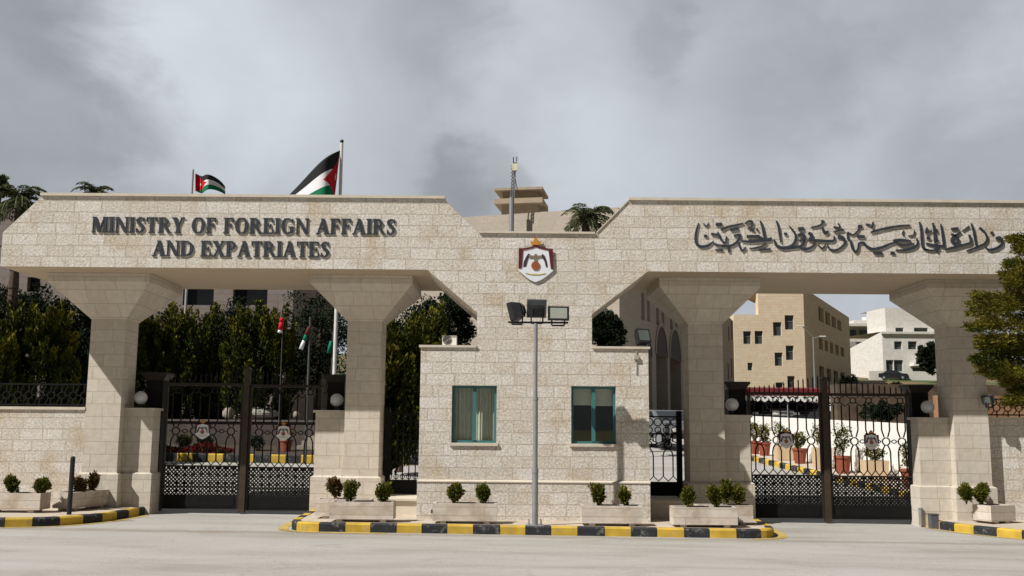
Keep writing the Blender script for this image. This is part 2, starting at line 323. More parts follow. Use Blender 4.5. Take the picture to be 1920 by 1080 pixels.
        o = bpy.data.objects.new(name, me); COL.objects.link(o)
        if parent is not None: o.parent = parent; WL[o.name] = off.copy()
        else: o.location = off; WL[o.name] = off.copy()
        return o
def part(name, mb, mats, parent, smooth=False, label=None):
    o = mb.build(name, mats, parent, smooth)
    # children of a part keep the thing's origin, so their own offset equals their parent's
    if label: o['label'] = label
    return o
def copy_tree(o, parent=None):
    c = o.copy(); COL.objects.link(c)
    if parent is not None: c.parent = parent; c.matrix_parent_inverse = o.matrix_parent_inverse.copy()
    for ch in list(o.children): copy_tree(ch, c)
    WL[c.name] = WL.get(o.name, Vector((0, 0, 0)))
    return c
def struct(name, mb, mats): return tag(mb.build(name, mats), kind='structure')
def wall(mb, O, U, W, u0, u1, v0, v1, holes, dep, mi=0, mr=0):   # wall sheet with real openings; U along, W inwards
    us = sorted({u0, u1, *[h[0] for h in holes], *[h[1] for h in holes]}); vs = sorted({v0, v1, *[h[2] for h in holes], *[h[3] for h in holes]})
    P = lambda u, v, w=0: (O[0] + U[0] * u + W[0] * w, O[1] + U[1] * u + W[1] * w, O[2] + v)
    for i in range(len(us) - 1):
        for j in range(len(vs) - 1):
            a, b, c, d = us[i], us[i + 1], vs[j], vs[j + 1]; m, n = (a + b) / 2, (c + d) / 2
            if any(h[0] < m < h[1] and h[2] < n < h[3] for h in holes): continue
            mb.add([P(a, c), P(b, c), P(b, d), P(a, d)], [(0, 1, 2, 3)], mi)
    for a, b, c, d in holes:
        mb.add([P(a, c), P(b, c), P(b, d), P(a, d), P(a, c, dep), P(b, c, dep), P(b, d, dep), P(a, d, dep)], [(0, 4, 5, 1), (1, 5, 6, 2), (2, 6, 7, 3), (3, 7, 4, 0)], mr)
def gz(x, y):
    pr = [(-2000, 0), (2, 0), (14, .84), (52, 2.56), (132, 9.7), (300, 25), (5000, 25)]; z = 0
    for (a, za), (b, zb) in zip(pr, pr[1:]):
        if a <= y <= b: z = za + (zb - za) * (y - a) / (b - a); break
    return z - .008 * (max(-15, min(15, x)) - .4)
def sheet(poly_rows, dz, mb=None, mi=0):              # list of (y, x0, x1): a strip of ground that follows the terrain
    mb = mb or MB(); BR = [2, 14, 52, 132, 300]; rows = []
    for (ya, a0, a1), (yb, b0, b1) in zip(poly_rows, poly_rows[1:]):
        ys = [ya] + [q for q in BR if ya < q < yb]
        for y in ys: k = (y - ya) / (yb - ya); rows.append((y, a0 + (b0 - a0) * k, a1 + (b1 - a1) * k))
    rows.append(poly_rows[-1])
    for (ya, a0, a1), (yb, b0, b1) in zip(rows, rows[1:]):
        ka = [a0] + [q for q in (-15, 15) if a0 < q < a1 and b0 < q < b1] + [a1]; kb = [b0] + [q for q in (-15, 15) if a0 < q < a1 and b0 < q < b1] + [b1]
        for i in range(len(ka) - 1):
            mb.add([(ka[i], ya, gz(ka[i], ya) + dz), (ka[i + 1], ya, gz(ka[i + 1], ya) + dz), (kb[i + 1], yb, gz(kb[i + 1], yb) + dz), (kb[i], yb, gz(kb[i], yb) + dz)], [(0, 1, 2, 3)], mi)
    return mb
# ------------------------------------------------------------------ setting: ground, road, pavements, kerbs
struct('ground', sheet([(-2000, -2000, 2000), (2, -2000, 2000), (300, -2000, 2000), (4000, -2000, 2000)], 0), GROUND)
r = sheet([(-60, -45, 45), (11.0, -45, 45)], .006)
sheet([(11.0, 1, 9.2), (14, 1, 7.6), (20, 1, 10.5), (50, 6, 28)], .006, r)
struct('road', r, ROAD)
def smooth_path(pts, sub=8):
    P = [Vector((*p, 0)) for p in pts]; q = []
    for i in range(len(P) - 1):
        a, b, c, d = P[max(i - 1, 0)], P[i], P[i + 1], P[min(i + 2, len(P) - 1)]
        for k in range(sub):
            t = k / sub; q.append(.5 * ((2 * b) + (c - a) * t + (2 * a - 5 * b + 4 * c - d) * t * t + (3 * b - a - 3 * c + d) * t ** 3))
    q.append(P[-1]); return q
def kerb(name, path, first, h=.15, wd=.14, seg=.425):
    """a run of painted kerb stones; the pavement lies on the left of the path as it goes"""
    mb = MB(); q = path; acc = [0]
    for a, b in zip(q, q[1:]): acc.append(acc[-1] + (b - a).length)
    def pos(s):
        s = max(0, min(acc[-1], s))
        for i in range(len(q) - 1):
            if s <= acc[i + 1] + 1e-9: return q[i].lerp(q[i + 1], (s - acc[i]) / (acc[i + 1] - acc[i] + 1e-9))
        return q[-1]
    s = 0; k = first
    while s < acc[-1] - .03:
        e = min(s + seg * rnd.uniform(.96, 1.04), acc[-1]); ss = [s + .004 + (e - s - .008) * i / 4 for i in range(5)]; rings = []
        for t in ss:
            p = pos(t); d = (pos(t + .05) - pos(t - .05)).normalized(); nrm = Vector((-d.y, d.x, 0)); z = gz(p.x, p.y); i_ = p + nrm * wd; c = p + nrm * .025
            rings.append([(p.x, p.y, z - .03), (p.x, p.y, z + h - .025), (c.x, c.y, z + h), (i_.x, i_.y, z + h), (i_.x, i_.y, z - .03)])
        mb.loft(rings, k % 2); s = e; k += 1
    return struct(name, mb, [YEL, BLK])
def pavement(name, path, back, h=.142):
    mb = MB(); pts = []
    for i, p in enumerate(path):
        d = (path[min(i + 1, len(path) - 1)] - path[max(i - 1, 0)]).normalized(); q = p + Vector((-d.y, d.x, 0)) * .13; pts.append((q.x, q.y))
    pts += back; n = len(pts)
    mb.add([(x, y, gz(x, y) + h) for x, y in pts] + [(x, y, gz(x, y) - .05) for x, y in pts], [tuple(range(n))] + [(i, i + n, (i + 1) % n + n, (i + 1) % n) for i in range(n)])
    return struct(name, mb, PAVE)
isl = smooth_path([(-3.74, 1.45), (-3.70, .4), (-3.66, -.55), (-3.50, -1.02), (-3.05, -1.14)]) + [Vector((x, -1.14, 0)) for x in (-2, 0, 2, 3.3)] + smooth_path([(3.75, -1.14), (4.22, -1.02), (4.42, -.55), (4.5, .4), (4.57, 1.45)])
kerb('kerb', isl, 0); pavement('pavement', isl, [(4.3, 1.9), (-3.5, 1.9)])
lk = [Vector((-40, -1.28, 0)), Vector((-9, -1.28, 0))] + smooth_path([(-8.2, -1.24), (-7.55, -.95), (-7.1, -.3), (-6.93, .5), (-6.86, 1.45)])
kerb('kerb', lk, 1); pavement('pavement', lk, [(-7.2, 1.9), (-40, 1.9)])
rk = smooth_path([(7.84, 1.45), (7.93, .75), (8.2, .1), (8.75, -.65), (9.6, -1.15), (10.6, -1.26)]) + [Vector((40, -1.28, 0))]
kerb('kerb', rk, 0); pavement('pavement', rk, [(40, 1.9), (8.0, 1.9)])
kerb('garden_kerb', [Vector((-14, 11.2, 0)), Vector((1, 11.2, 0))], 0, .23, .15, .44)
ik = smooth_path([(10.3, 1.9), (9.2, 5), (8.25, 10), (7.5, 14), (7.0, 20)])[::-1]
ik2 = smooth_path([(9.75, 2.6), (9.2, 5), (8.25, 10), (7.5, 14), (7.1, 18)])
kerb('garden_kerb', ik2[::-1], 0, .16, .14, .36)
pv = MB()
for a, b in zip(ik2, ik2[1:]):
    pv.add([(a.x + .13, a.y, gz(a.x, a.y) + .15), (a.x + 1.1, a.y, gz(a.x, a.y) + .15), (b.x + 1.1, b.y, gz(b.x, b.y) + .15), (b.x + .13, b.y, gz(b.x, b.y) + .15)], [(0, 1, 2, 3)])
struct('path', pv, PAVE)
bd = sheet([(11.36, -14, 1), (16, -14, 1)], .2); struct('garden_bed', bd, SOIL)
ym = MB()
def line(path, wdt=.12, dz=.011):
    for i in range(len(path) - 1):
        a, b = path[i], path[i + 1]; d = (b - a).normalized(); n = Vector((d.y, -d.x, 0))
        c = [a + n * .06, a + n * (.06 + wdt), b + n * (.06 + wdt), b + n * .06]
        ym.add([(p.x, p.y, gz(p.x, p.y) + dz) for p in c], [(0, 1, 2, 3)])
line(isl[2:34], .16); line(isl[-30:-3], .16); line(lk[2:-2], .10); line(rk[2:-1], .10)
struct('road_marking', ym, YLINE)
# ------------------------------------------------------------------ gateway building
gw = thing('entrance_gateway', (.41, 0, 0), 'long pale limestone gateway with splayed columns and small guardhouse in the middle', 'gateway')
GX0, GX1, GT = -1.61, 2.43, 3.13
W1, W2 = (-1.045, -.255, 1.46, 2.46), (1.06, 1.85, 1.46, 2.465)
mb = MB()
wall(mb, (0, 0, 0), (1, 0), (0, 1), GX0, GX1, -.1, GT, [W1, W2], .16)
mb.box(GX0, GX0 + .2, .002, 2.8, -.1, GT - .001).box(GX1 - .2, GX1, .002, 2.8, -.1, GT - .001).box(GX0 + .2, GX1 - .2, 2.6, 2.8, -.1, GT - .001)
mb.box(GX0 + .2, GX1 - .2, .16, 2.6, GT - .2, GT - .002).box(GX0 + .2, GX1 - .2, .16, 2.6, 0, .3)
part('guardhouse', mb, ROUGH, gw)
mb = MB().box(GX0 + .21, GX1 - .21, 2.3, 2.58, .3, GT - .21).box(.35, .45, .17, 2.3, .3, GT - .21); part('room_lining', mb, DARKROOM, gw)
mb = MB().prism([(-9.2, 4.53), (10.02, 4.53), (10.02, 5.15), (9.34, 5.83), (2.12, 5.83), (1.505, 5.2), (-.615, 5.2), (-1.25, 5.83), (-8.54, 5.83), (-9.2, 5.15)], 0, 2.8)
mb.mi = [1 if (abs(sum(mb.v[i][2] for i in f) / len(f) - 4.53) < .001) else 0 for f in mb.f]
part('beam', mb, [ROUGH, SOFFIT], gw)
mb = MB().prism([(-.62, GT), (1.43, GT), (1.43, 3.75), (2.44, 4.53), (-1.53, 4.53), (-.62, 3.76)], 0, 1.9)
part('central_pier', mb, [ROUGH], gw)
def cope(pts, t=.05, y0=-.04, y1=2.84):
    mb = MB(); (ax, az), (bx, bz) = pts; l = math.hypot(bx - ax, bz - az); nx, nz = -(bz - az) / l * t, (bx - ax) / l * t
    mb.prism([(ax, az), (bx, bz), (bx + nx, bz + nz), (ax + nx, az + nz)], y0, y1); part('coping', mb, COPE, gw)
cope([(-8.56, 5.832), (-1.23, 5.832)]); cope([(2.10, 5.832), (9.36, 5.832)]); cope([(-.60, 5.203), (1.49, 5.203)], .035); cope([(1.525, 5.224), (2.10, 5.815)], .02, -.02)
cope([(GX0 - .03, GT + .002), (-.623, GT + .002)], .04, -.035); cope([(1.433, GT + .002), (GX1 + .03, GT + .002)], .04, -.035)
mb = MB().box(GX0 - .015, GX1 + .0, -.045, -.001, .0, .78); part('guardhouse_plinth', mb, ROUGH, gw)
mb = MB().rect_loft([(GX0 - .02, GX1 + .005, -.06, -.002, .782), (GX0 - .02, GX1 + .005, -.06, -.002, .80), (GX0 - .003, GX1 + .003, -.012, -.002, .825)]); part('string_course', mb, COPE, gw)
for i, (a, b, c, d) in enumerate((W1, W2)):
    m = (a + b) / 2; t = .042
    fr = MB().box(a, b, .07, .13, d - t, d).box(a, b, .07, .13, c, c + t).box(a, a + t, .07, .13, c + t, d - t).box(b - t, b, .07, .13, c + t, d - t).box(m - .03, m + .035, .055, .125, c + t, d - t)
    wo_ = part('window', fr, TEAL, gw)
    if i: wo_['label'] = 'teal sliding window with a blind over its dark upper half'
    part('pane', MB().box(a + t, m - .03, .098, .102, c + t, d - t).box(m + .035, b - t, .088, .092, c + t, d - t), PANE, wo_)
    part('sill', MB().box(a - .03, b + .03, -.04, .07, c - .05, c - .002), COPE, wo_)
    if i == 0:
        cu = MB()
        for x0, x1 in ((a + .03, m - .01), (m + .0, b - .03)):
            n = 24; f0 = []
            for k in range(n + 1):
                x = x0 + (x1 - x0) * k / n; y = .25 + .018 * math.sin(k * 1.9) + .01 * math.sin(k * .7); f0.append((x, y))
            for (xa, ya), (xb, yb) in zip(f0, f0[1:]): cu.add([(xa, ya, c - .05), (xb, yb, c - .05), (xb, yb, d + .05), (xa, ya, d + .05)], [(0, 1, 2, 3)])
        part('curtain', cu, CURTAIN, wo_)
    else:
        part('roller_blind', MB().box(a + .04, m - .005, .19, .194, d - .33, d + .02).box(m + .005, b - .04, .19, .194, d - .34, d + .02), BLIND, wo_)
COLS = [(-7.71, 1, .06), (-2.81, -1, .03), (3.70, 1, -.03), (8.69, -1, -.065)]
PIERS = [(-7.42, -6.83), (-3.73, -3.10), (4.0, 4.56), (7.77, 8.4)]
for (cx, sd, g), (p0, p1) in zip(COLS, PIERS):
    g0 = g - .05; pt = 2.05 + (g - .06) * .5; plz = .84 + (g - .06)
    col = part('stone_column', MB().rect_loft([(cx - .33, cx + .33, 1.29, 1.95, plz - .1), (cx - .33, cx + .33, 1.29, 1.95, 3.72)]), SMOOTH, gw)
    cap_ = MB().rect_loft([(cx - .332, cx + .332, 1.288, 1.952, 3.722), (cx - .95, cx + .95, .69, 2.57, 4.37), (cx - .95, cx + .95, .69, 2.57, 4.527)])
    part('capital', cap_, SMOOTH, col)
    a, b = (cx - .385, p1 + .05) if sd > 0 else (p0 - .05, cx + .385)
    part('plinth', MB().rect_loft([(cx - .385, cx + .385, 1.225, 2.01, g0), (cx - .385, cx + .385, 1.225, 2.01, plz - .03), (cx - .34, cx + .34, 1.275, 1.96, plz)]), SMOOTH, col)
    q0, q1 = (cx + .386, p1) if sd > 0 else (p0, cx - .386)
    q0u, q1u = (cx + .331, p1) if sd > 0 else (p0, cx - .331)
    gp = MB().rect_loft([(q0u, q1u, 1.5, 1.9, plz), (q0u, q1u, 1.5, 1.9, pt - .05)])
    e0, e1 = (q0, q1 + .05) if sd > 0 else (q0 - .05, q1)
    gp.rect_loft([(e0, e1, 1.445, 1.93, g0), (e0, e1, 1.445, 1.93, plz - .03), (q0, q1, 1.48, 1.92, plz - .001)])
    c0, c1 = (q0u, q1u + .04) if sd > 0 else (q0u - .04, q1u)
    gp.box(c0, c1, 1.455, 1.94, pt - .048, pt)
    part('gate_pier', gp, SMOOTH, col)
# boundary walls
for nm, x0, x1, y0, z1, lab in (('boundary_wall', -30, -8.045, 1.31, 2.0, 'rough pale stone boundary wall left of the first column'), ('boundary_wall', 9.03, 30, 1.5, 1.95, 'rough stone boundary wall right of the last column under the tree')):
    t = thing(nm, ((x0 + x1) / 2, y0, 0), lab, 'wall', 'boundary walls beside the gateway')
    part('wall_face', MB().box(x0, x1, y0, y0 + .35, -.2, z1), ROUGH, t); part('coping', MB().box(x0, x1, y0 - .035, y0 + .385, z1 + .002, z1 + .055), COPE, t)
# steps under the small gates
for x0, x1, lab in ((-2.42, -1.65, 'tan stone step under the small gate left of the guardhouse'), (2.47, 3.30, 'shaded stone step under the small gate right of the guardhouse')):
    tag(MB().box(x0, x1, .75, 2.3, .05, .40).box(x0, x1, .70, 2.3, .402, .44).build('stone_step', COPE), lab, 'step', 'stone steps under the small gates')
# ------------------------------------------------------------------ coat of arms
def emblem(parent, x, z, y, s, prefix=''):
    Z = lambda pts: [(x + (a - 478) * s, z - (b - 330) * s) for a, b in pts]
    sh = part('shield' if parent.type == 'EMPTY' else 'shield', MB().prism(Z([(345, 228), (478, 192), (615, 228), (640, 425), (668, 442), (600, 500), (535, 545), (478, 568), (420, 545), (360, 500), (290, 438), (325, 425)]), y - .012, y), ENAMEL, parent)
    mant = MB().prism(Z([(298, 205), (345, 205), (345, 228), (330, 420), (298, 425)]), y - .022, y - .0125).prism(Z([(612, 205), (662, 208), (668, 425), (640, 420), (615, 228)]), y - .022, y - .0125)
    mant.prism(Z([(345, 205), (430, 190), (460, 170), (500, 170), (530, 190), (612, 205), (612, 226), (520, 205), (478, 190), (440, 205), (345, 226)]), y - .023, y - .0127)
    part('mantle', mant, MAROON, parent)
    cr_ = MB().prism(Z([(432, 168), (425, 125), (450, 140), (462, 100), (478, 92), (495, 100), (508, 140), (540, 122), (530, 168)]), y - .03, y)
    part('crown', cr_, GOLD, parent)
    n = 16; part('disc', MB().prism(Z([(478 + 46 * math.cos(2 * PI * i / n), 392 + 48 * math.sin(2 * PI * i / n)) for i in range(n)]), y - .026, y - .0125), plain('copper_disc', (.30, .085, .03), .5, .3, 30), parent)
    for pts in ([(398, 262), (418, 268), (395, 330), (375, 400), (345, 405), (352, 350), (375, 300)], [(548, 262), (575, 285), (595, 340), (606, 405), (588, 405), (575, 350), (540, 290)]):
        part('side_flag', MB().prism(Z(pts), y - .02, y - .0124), plain('dark_flag_enamel', (.045, .03, .035), .5, .8, 30), parent)
    part('eagle', MB().prism(Z([(405, 278), (460, 285), (470, 265), (488, 265), (495, 285), (548, 278), (540, 305), (500, 312), (490, 345), (465, 345), (455, 312), (412, 312)]), y - .024, y - .0123), plain('eagle_brown', (.20, .16, .11), .5, .4, 30), parent)
    part('ribbon', MB().prism(Z([(370, 466), (440, 480), (520, 480), (585, 470), (585, 478), (520, 492), (440, 492), (370, 476)]), y - .02, y - .0121), plain('ribbon_yellow', (.5, .42, .12), .5, .2, 9), parent)
e0 = at(920, 430, 0); 
def zp(zx, zy): p = at(920 + zx / 5.683, 430 + zy / 5.683, 0); return p
c_ = zp(478, 330); SC = (zp(660, 330).x - zp(300, 330).x) / 360
ca = thing('coat_of_arms', (c_.x, -.03, c_.z - .4), 'crowned red and white coat of arms mounted on the central pier', 'emblem')
emblem(ca, c_.x, c_.z, -.02, SC)
part('back_plate', MB().box(c_.x - .12, c_.x + .12, -.0195, -.001, c_.z - .2, c_.z + .1), STEEL, ca)
# ------------------------------------------------------------------ lettering
def glyphs():
    T, t, s = .20, .085, .06      # thick stem, thin stroke, serif height
    R = lambda x0, x1, z0, z1: [(x0, z0), (x1, z0), (x1, z1), (x0, z1)]
    def stem(x, w=T, z0=0, z1=1, ext=.075): return [R(x, x + w, z0, z1), R(x - ext, x + w + ext, 0, s), R(x - ext, x + w + ext, 1 - s, 1)]
    def sl(x0, z0, x1, z1, w): return [(x0 - w / 2, z0), (x0 + w / 2, z0), (x1 + w / 2, z1), (x1 - w / 2, z1)]
    G = {}
    G['I'] = (.36, stem(.08), [])
    G['M'] = (1.04, stem(.06, t, ext=.06) + stem(.78) + [sl(.18, 1, .50, .02, .2), sl(.80, 1, .50, .02, .09)], [])
    G['N'] = (.88, stem(.08, t, ext=.07) + [R(.72, .72 + t, 0, 1), R(.62, .88, 1 - s, 1), sl(.15, 1, .74, 0, .22)], [])
    G['T'] = (.74, [R(.27, .47, 0, 1), R(.19, .55, 0, s), R(.02, .72, 1 - .08, 1), R(.02, .08, .72, 1), R(.66, .72, .72, 1)], [])
    G['F'] = (.68, stem(.08) + [R(.25, .62, 1 - .08, 1), R(.57, .63, .72, 1), R(.25, .50, .47, .55), R(.46, .51, .38, .64)], [])
    G['E'] = (.72, stem(.08) + [R(.25, .64, 1 - .08, 1), R(.59, .65, .72, 1), R(.25, .52, .47, .55), R(.48, .53, .38, .64), R(.25, .67, 0, .08), R(.62, .68, 0, .30)], [])
    G['A'] = (.86, [sl(.12, 0, .43, 1, .09), sl(.71, 0, .42, 1, .22), R(.22, .62, .30, .38), R(.0, .26, 0, s), R(.54, .88, 0, s)], [])
    G['Y'] = (.82, [R(.31, .51, 0, .5), R(.22, .6, 0, s), sl(.40, .42, .16, 1, .22), sl(.43, .42, .68, 1, .09), R(.0, .32, 1 - s, 1), R(.56, .84, 1 - s, 1)], [])
    G['X'] = (.84, [sl(.70, 0, .16, 1, .22), sl(.12, 0, .70, 1, .09), R(0, .26, 0, s), R(.52, .86, 0, s), R(.0, .34, 1 - s, 1), R(.56, .84, 1 - s, 1)], [])
    G['O'] = (.90, [], [[(.45, .96, .08), (.24, .90, .14), (.13, .5, .21), (.24, .10, .14), (.45, .04, .08), (.66, .10, .14), (.77, .5, .21), (.66, .90, .14), (.45, .96, .08)]])
    G['D'] = (.88, stem(.08), [[(.2, .955, .085), (.50, .92, .10), (.72, .75, .18), (.76, .5, .21), (.72, .25, .18), (.50, .08, .10), (.2, .045, .085)]])
    G['P'] = (.72, stem(.08), [[(.2, .955, .085), (.44, .94, .10), (.57, .73, .19), (.44, .50, .10), (.2, .48, .08)]])
    G['R'] = (.84, stem(.08) + [sl(.74, 0, .42, .5, .21), R(.62, .88, 0, s)], [[(.2, .955, .085), (.44, .94, .10), (.57, .74, .19), (.44, .53, .10), (.2, .50, .08)]])
    G['S'] = (.64, [R(.50, .56, .70, .98), R(.06, .12, .02, .30)], [[(.53, .78, .06), (.42, .94, .08), (.28, .95, .10), (.14, .80, .17), (.22, .62, .20), (.42, .46, .21), (.50, .26, .18), (.36, .06, .10), (.22, .05, .08), (.09, .24, .06)]])
    G['G'] = (.90, [R(.60, .80, .05, .45), R(.50, .88, .42, .47), R(.71, .77, .70, .98)], [[(.74, .76, .06), (.62, .92, .09), (.45, .96, .09), (.24, .88, .15), (.13, .5, .21), (.24, .12, .15), (.45, .04, .09), (.68, .12, .10)]])
    return G
GL = glyphs()
def text_line(parent, txt, xa, xb, z, h):
    adv = [(.42 if ch == ' ' else GL[ch][0] + .055) for ch in txt]; tot = sum(adv) - .055; k = (xb - xa) / tot; x = xa
    for ch, a in zip(txt, adv):
        if ch != ' ':
            mb = MB(); _, polys, strokes = GL[ch]; j = 0
            for p in polys: mb.prism([(x + u * k, z + v * h) for u, v in p], -.024 - j * .0005, -.003); j += 1
            for p in strokes: mb.ribbon([(x + u * k, z + v * h, wd * (k + h) / 2) for u, v, wd in p], -.0237 - j * .0005, -.0032); j += 1
            mb.box(x + .10 * k + .02, x + .10 * k + .035, -.0031, .0, z + .4 * h, z + .4 * h + .015)
            part('letter', mb, LETTER, parent)
        x += a * k
p1, p2 = at(172, 436, 0), at(742, 440, 0); q1, q2 = at(285, 480, 0), at(618, 483, 0)
es = thing('raised_lettering', (-4.9, -.04, 4.7), 'dark English capitals MINISTRY OF FOREIGN AFFAIRS AND EXPATRIATES on the left beam', 'sign', 'raised lettering on the gateway beam')
text_line(es, 'MINISTRY OF FOREIGN AFFAIRS', p1.x, p2.x, (p1.z + p2.z) / 2, .285)
text_line(es, 'AND EXPATRIATES', q1.x, q2.x, (q1.z + q2.z) / 2, .285)
ars = thing('raised_lettering', (6.0, -.04, 4.8), 'dark Arabic calligraphy in one line on the right beam', 'sign', 'raised lettering on the gateway beam')
A1 = [[(122,115,14),(97,200,30),(86,290,34),(102,360,36),(160,388,40),(235,372,34),(295,325,16)],[(178,118,14),(208,152,20),(240,116,14)],[(185,262,34),(222,268,34)],[(322,132,46),(392,128,46)],
 [(382,196,30),(450,160,26),(560,136,24),(640,116,16)],[(490,198,26),(585,178,32)],[(268,240,30),(330,248,30),(352,222,22)],[(352,240,26),(378,300,26),(430,345,26),(446,268,18)],[(300,352,18),(350,372,26),(420,376,26)],
 [(532,262,34),(604,252,34),(572,325,34),(505,372,32),(395,388,18)],[(318,422,20),(405,432,20)],[(470,395,34),(478,455,30)],[(585,345,18),(602,400,24),(632,434,26),(668,392,16)],
 [(622,322,22),(720,328,34),(850,318,34),(965,305,40)],[(682,268,36),(830,270,42)],[(830,280,30),(905,312,46),(968,285,20)],[(838,92,22),(862,160,30),(880,250,32),(900,300,30)],[(662,120,20),(700,92,22),(742,100,26),(738,148,24),(690,178,18)],[(728,190,28),(768,206,28)],[(795,180,28),(812,208,28)],
 [(715,410,14),(830,392,24),(912,350,12)],[(822,426,22),(955,414,22)],[(1024,88,22),(1048,160,28),(1062,250,26),(1074,335,16)],[(1000,305,16),(1022,370,34),(1092,402,44),(1180,390,42),(1238,335,36),(1246,250,30),(1205,190,24),(1172,148,10)],[(1114,236,34),(1146,242,34)],
 [(1278,184,48),(1344,180,48)],[(1276,252,38),(1335,250,42),(1350,300,32),(1290,318,26)],[(1348,300,30),(1332,365,34),(1240,398,34),(1110,410,16)],[(1396,226,34),(1436,256,44),(1408,306,38)],[(1396,312,34),(1500,316,38),(1600,322,36),(1688,318,30),(1694,266,18)],[(1290,396,20),(1350,416,34),(1430,394,32),(1478,338,14)],
 [(1425,164,14),(1530,140,24),(1572,86,22)],[(1546,86,24),(1584,110,24)],[(1556,170,24),(1590,228,46),(1626,205,24)],[(1690,158,18),(1762,168,22),(1740,116,14)],[(1690,216,18),(1806,190,24)],[(1738,272,50),(1790,284,52),(1822,335,34),(1788,388,32),(1712,430,30),(1642,415,24),(1618,365,12)],[(1508,366,14),(1556,410,24),(1596,362,14)],[(1850,225,24),(1856,300,22),(1900,330,22)]]
A2 = [[(-10,222,26),(55,250,20),(108,205,18),(132,160,22)],[(112,155,46),(160,155,46)],[(104,268,40),(190,272,40)],[(28,318,30),(46,400,32),(86,450,34),(114,408,26),(124,352,26),(170,340,34),(212,382,36),(285,416,38),(400,392,36),(480,356,28),(562,335,20)],[(206,128,22),(258,138,24)],[(288,105,22),(272,168,26)],
 [(262,220,24),(400,182,30),(560,152,26),(715,138,16)],[(522,318,30),(620,312,40),(726,326,24)],[(560,350,14),(650,376,24),(765,350,14)],[(552,428,18),(680,426,32),(782,388,34),(806,340,26),(792,288,18)],[(646,198,10),(630,235,18),(652,268,12)],[(700,262,12),(756,252,16),(768,196,10)],[(296,464,36),(396,466,36)],[(492,460,38),(536,462,38)],
 [(826,102,20),(846,200,30),(852,300,30),(866,395,28),(930,432,16)],[(916,166,20),(902,226,24),(970,202,14)],[(912,286,38),(948,288,38)],[(980,112,20),(1000,220,32),(1008,340,30)],[(1074,128,20),(1096,250,32),(1112,372,34)],[(905,352,24),(1000,374,40),(1120,384,34)],[(1028,185,16),(1034,225,18)],[(1020,306,24),(1048,322,22)],[(1030,390,30),(1034,455,22)],[(870,412,18),(960,432,24),(1060,412,20)],
 [(1196,182,32),(1276,176,32)],[(1308,216,14),(1240,258,26),(1204,300,34),(1214,346,34),(1262,344,34),(1270,290,32),(1196,240,26)],[(1402,250,26),(1420,335,32),(1340,366,32),(1220,398,34),(1118,420,16)],[(1326,208,16),(1404,152,26)],[(1428,118,20),(1454,200,30),(1470,290,30),(1484,375,18)],[(1526,168,30),(1588,228,26),(1612,295,32),(1582,352,32),(1482,398,32),(1375,436,16)],[(1652,228,36),(1682,226,36)],[(1714,300,50),(1754,288,52),(1786,325,36),(1772,372,36),(1704,412,36),(1630,424,30),(1592,396,14)]]
for strokes, ox in ((A1, 1290), (A2, 1590)):
    for j, st in enumerate(strokes):
        mb = MB(); pts = []
        for x, y, wd in st:
            p = at(ox + x / 6.194, 400 + y / 6.194, 0); pts.append((p.x, p.z, wd / 6.194 / 106 * .82))
        mb.ribbon(pts, -.022 - (j % 9) * .0009, -.003)
        mb.box(pts[0][0] - .005, pts[0][0] + .005, -.0031, 0, pts[0][1] - .005, pts[0][1] + .005)
        part('calligraphy_stroke', mb, LETTER, ars)
# ------------------------------------------------------------------ iron gates
def ironwork(mb, x0, x1, y, z0, ztop, zring, zrail, t=.022):
    n = max(2, round((x1 - x0) / .33)); m = (x1 - x0) / n
    for k in range(n):
        xm = x0 + (k + .5) * m; q = m / 4
        mb.ring((xm, ztop - .085), .058, .018, y)
        for a in (-1, 1):
            mb.bar((xm + a * .05, ztop - .12), (xm + a * m / 2, ztop - .2), .016, y); mb.bar((xm + a * .05, ztop - .05), (xm + a * m / 2 * .8, ztop), .014, y)
            b = xm + a * q
            mb.bar((b, ztop - .17), (b, zring + .21), t, y); mb.bar((b, zring + .215), (xm + a * .035, zring + .085), t, y)
            mb.bar((xm + a * .03, zring - .08), (xm + a * q * .8, zring - .14), t, y); mb.bar((xm + a * q * .8, zring - .14), (b, zring - .21), t, y)
            mb.bar((b, zring - .2), (b, zrail + .1), t, y); mb.bar((b, zrail + .105), (b - q, zrail + .01), .016, y); mb.bar((b, zrail + .105), (b + q, zrail + .01), .016, y)
            mb.bar((xm + a * .09, zring), (xm + a * (m / 2 - .05), zring), .014, y)
        mb.ring((xm, zring), .075, .022, y)
        if k < n - 1: mb.ring((xm + m / 2, zring), .035, .016, y, 6, 0, 0, 1.4)
def lattice(mb, x0, x1, y, z0, z1, p=.072, t=.027):
    for sgn in (1, -1):
        c = -int((z1 - z0) / p) - 2
        while True:
            a = x0 + c * p if sgn > 0 else x0 + c * p
            if a > x1 + (z1 - z0): break
            # line z = z0 + sgn*(x-a)
            xs = sorted([max(x0, min(x1, a)), max(x0, min(x1, a + sgn * (z1 - z0)))])
            if sgn > 0: lo, hi = max(x0, a), min(x1, a + (z1 - z0))
            else: lo, hi = max(x0, a - (z1 - z0)), min(x1, a)
            if hi - lo > .01: mb.bar((lo, z0 + sgn * (lo - a)), (hi, z0 + sgn * (hi - a)), t, y + sgn * .004, .007)
            c += 1
    n = round((x1 - x0) / .165)
    for i in range(n):
        for zz in (.12, .42, .72, .96):
            xc = x0 + (i + .5) * (x1 - x0) / n; zc = z0 + zz * (z1 - z0); mb.box(xc - .026, xc + .026, y - .016, y + .016, zc - .026, zc + .026)
    mb.box(x0, x1, y - .013, y + .013, z0 + .26 * (z1 - z0), z0 + .26 * (z1 - z0) + .016)
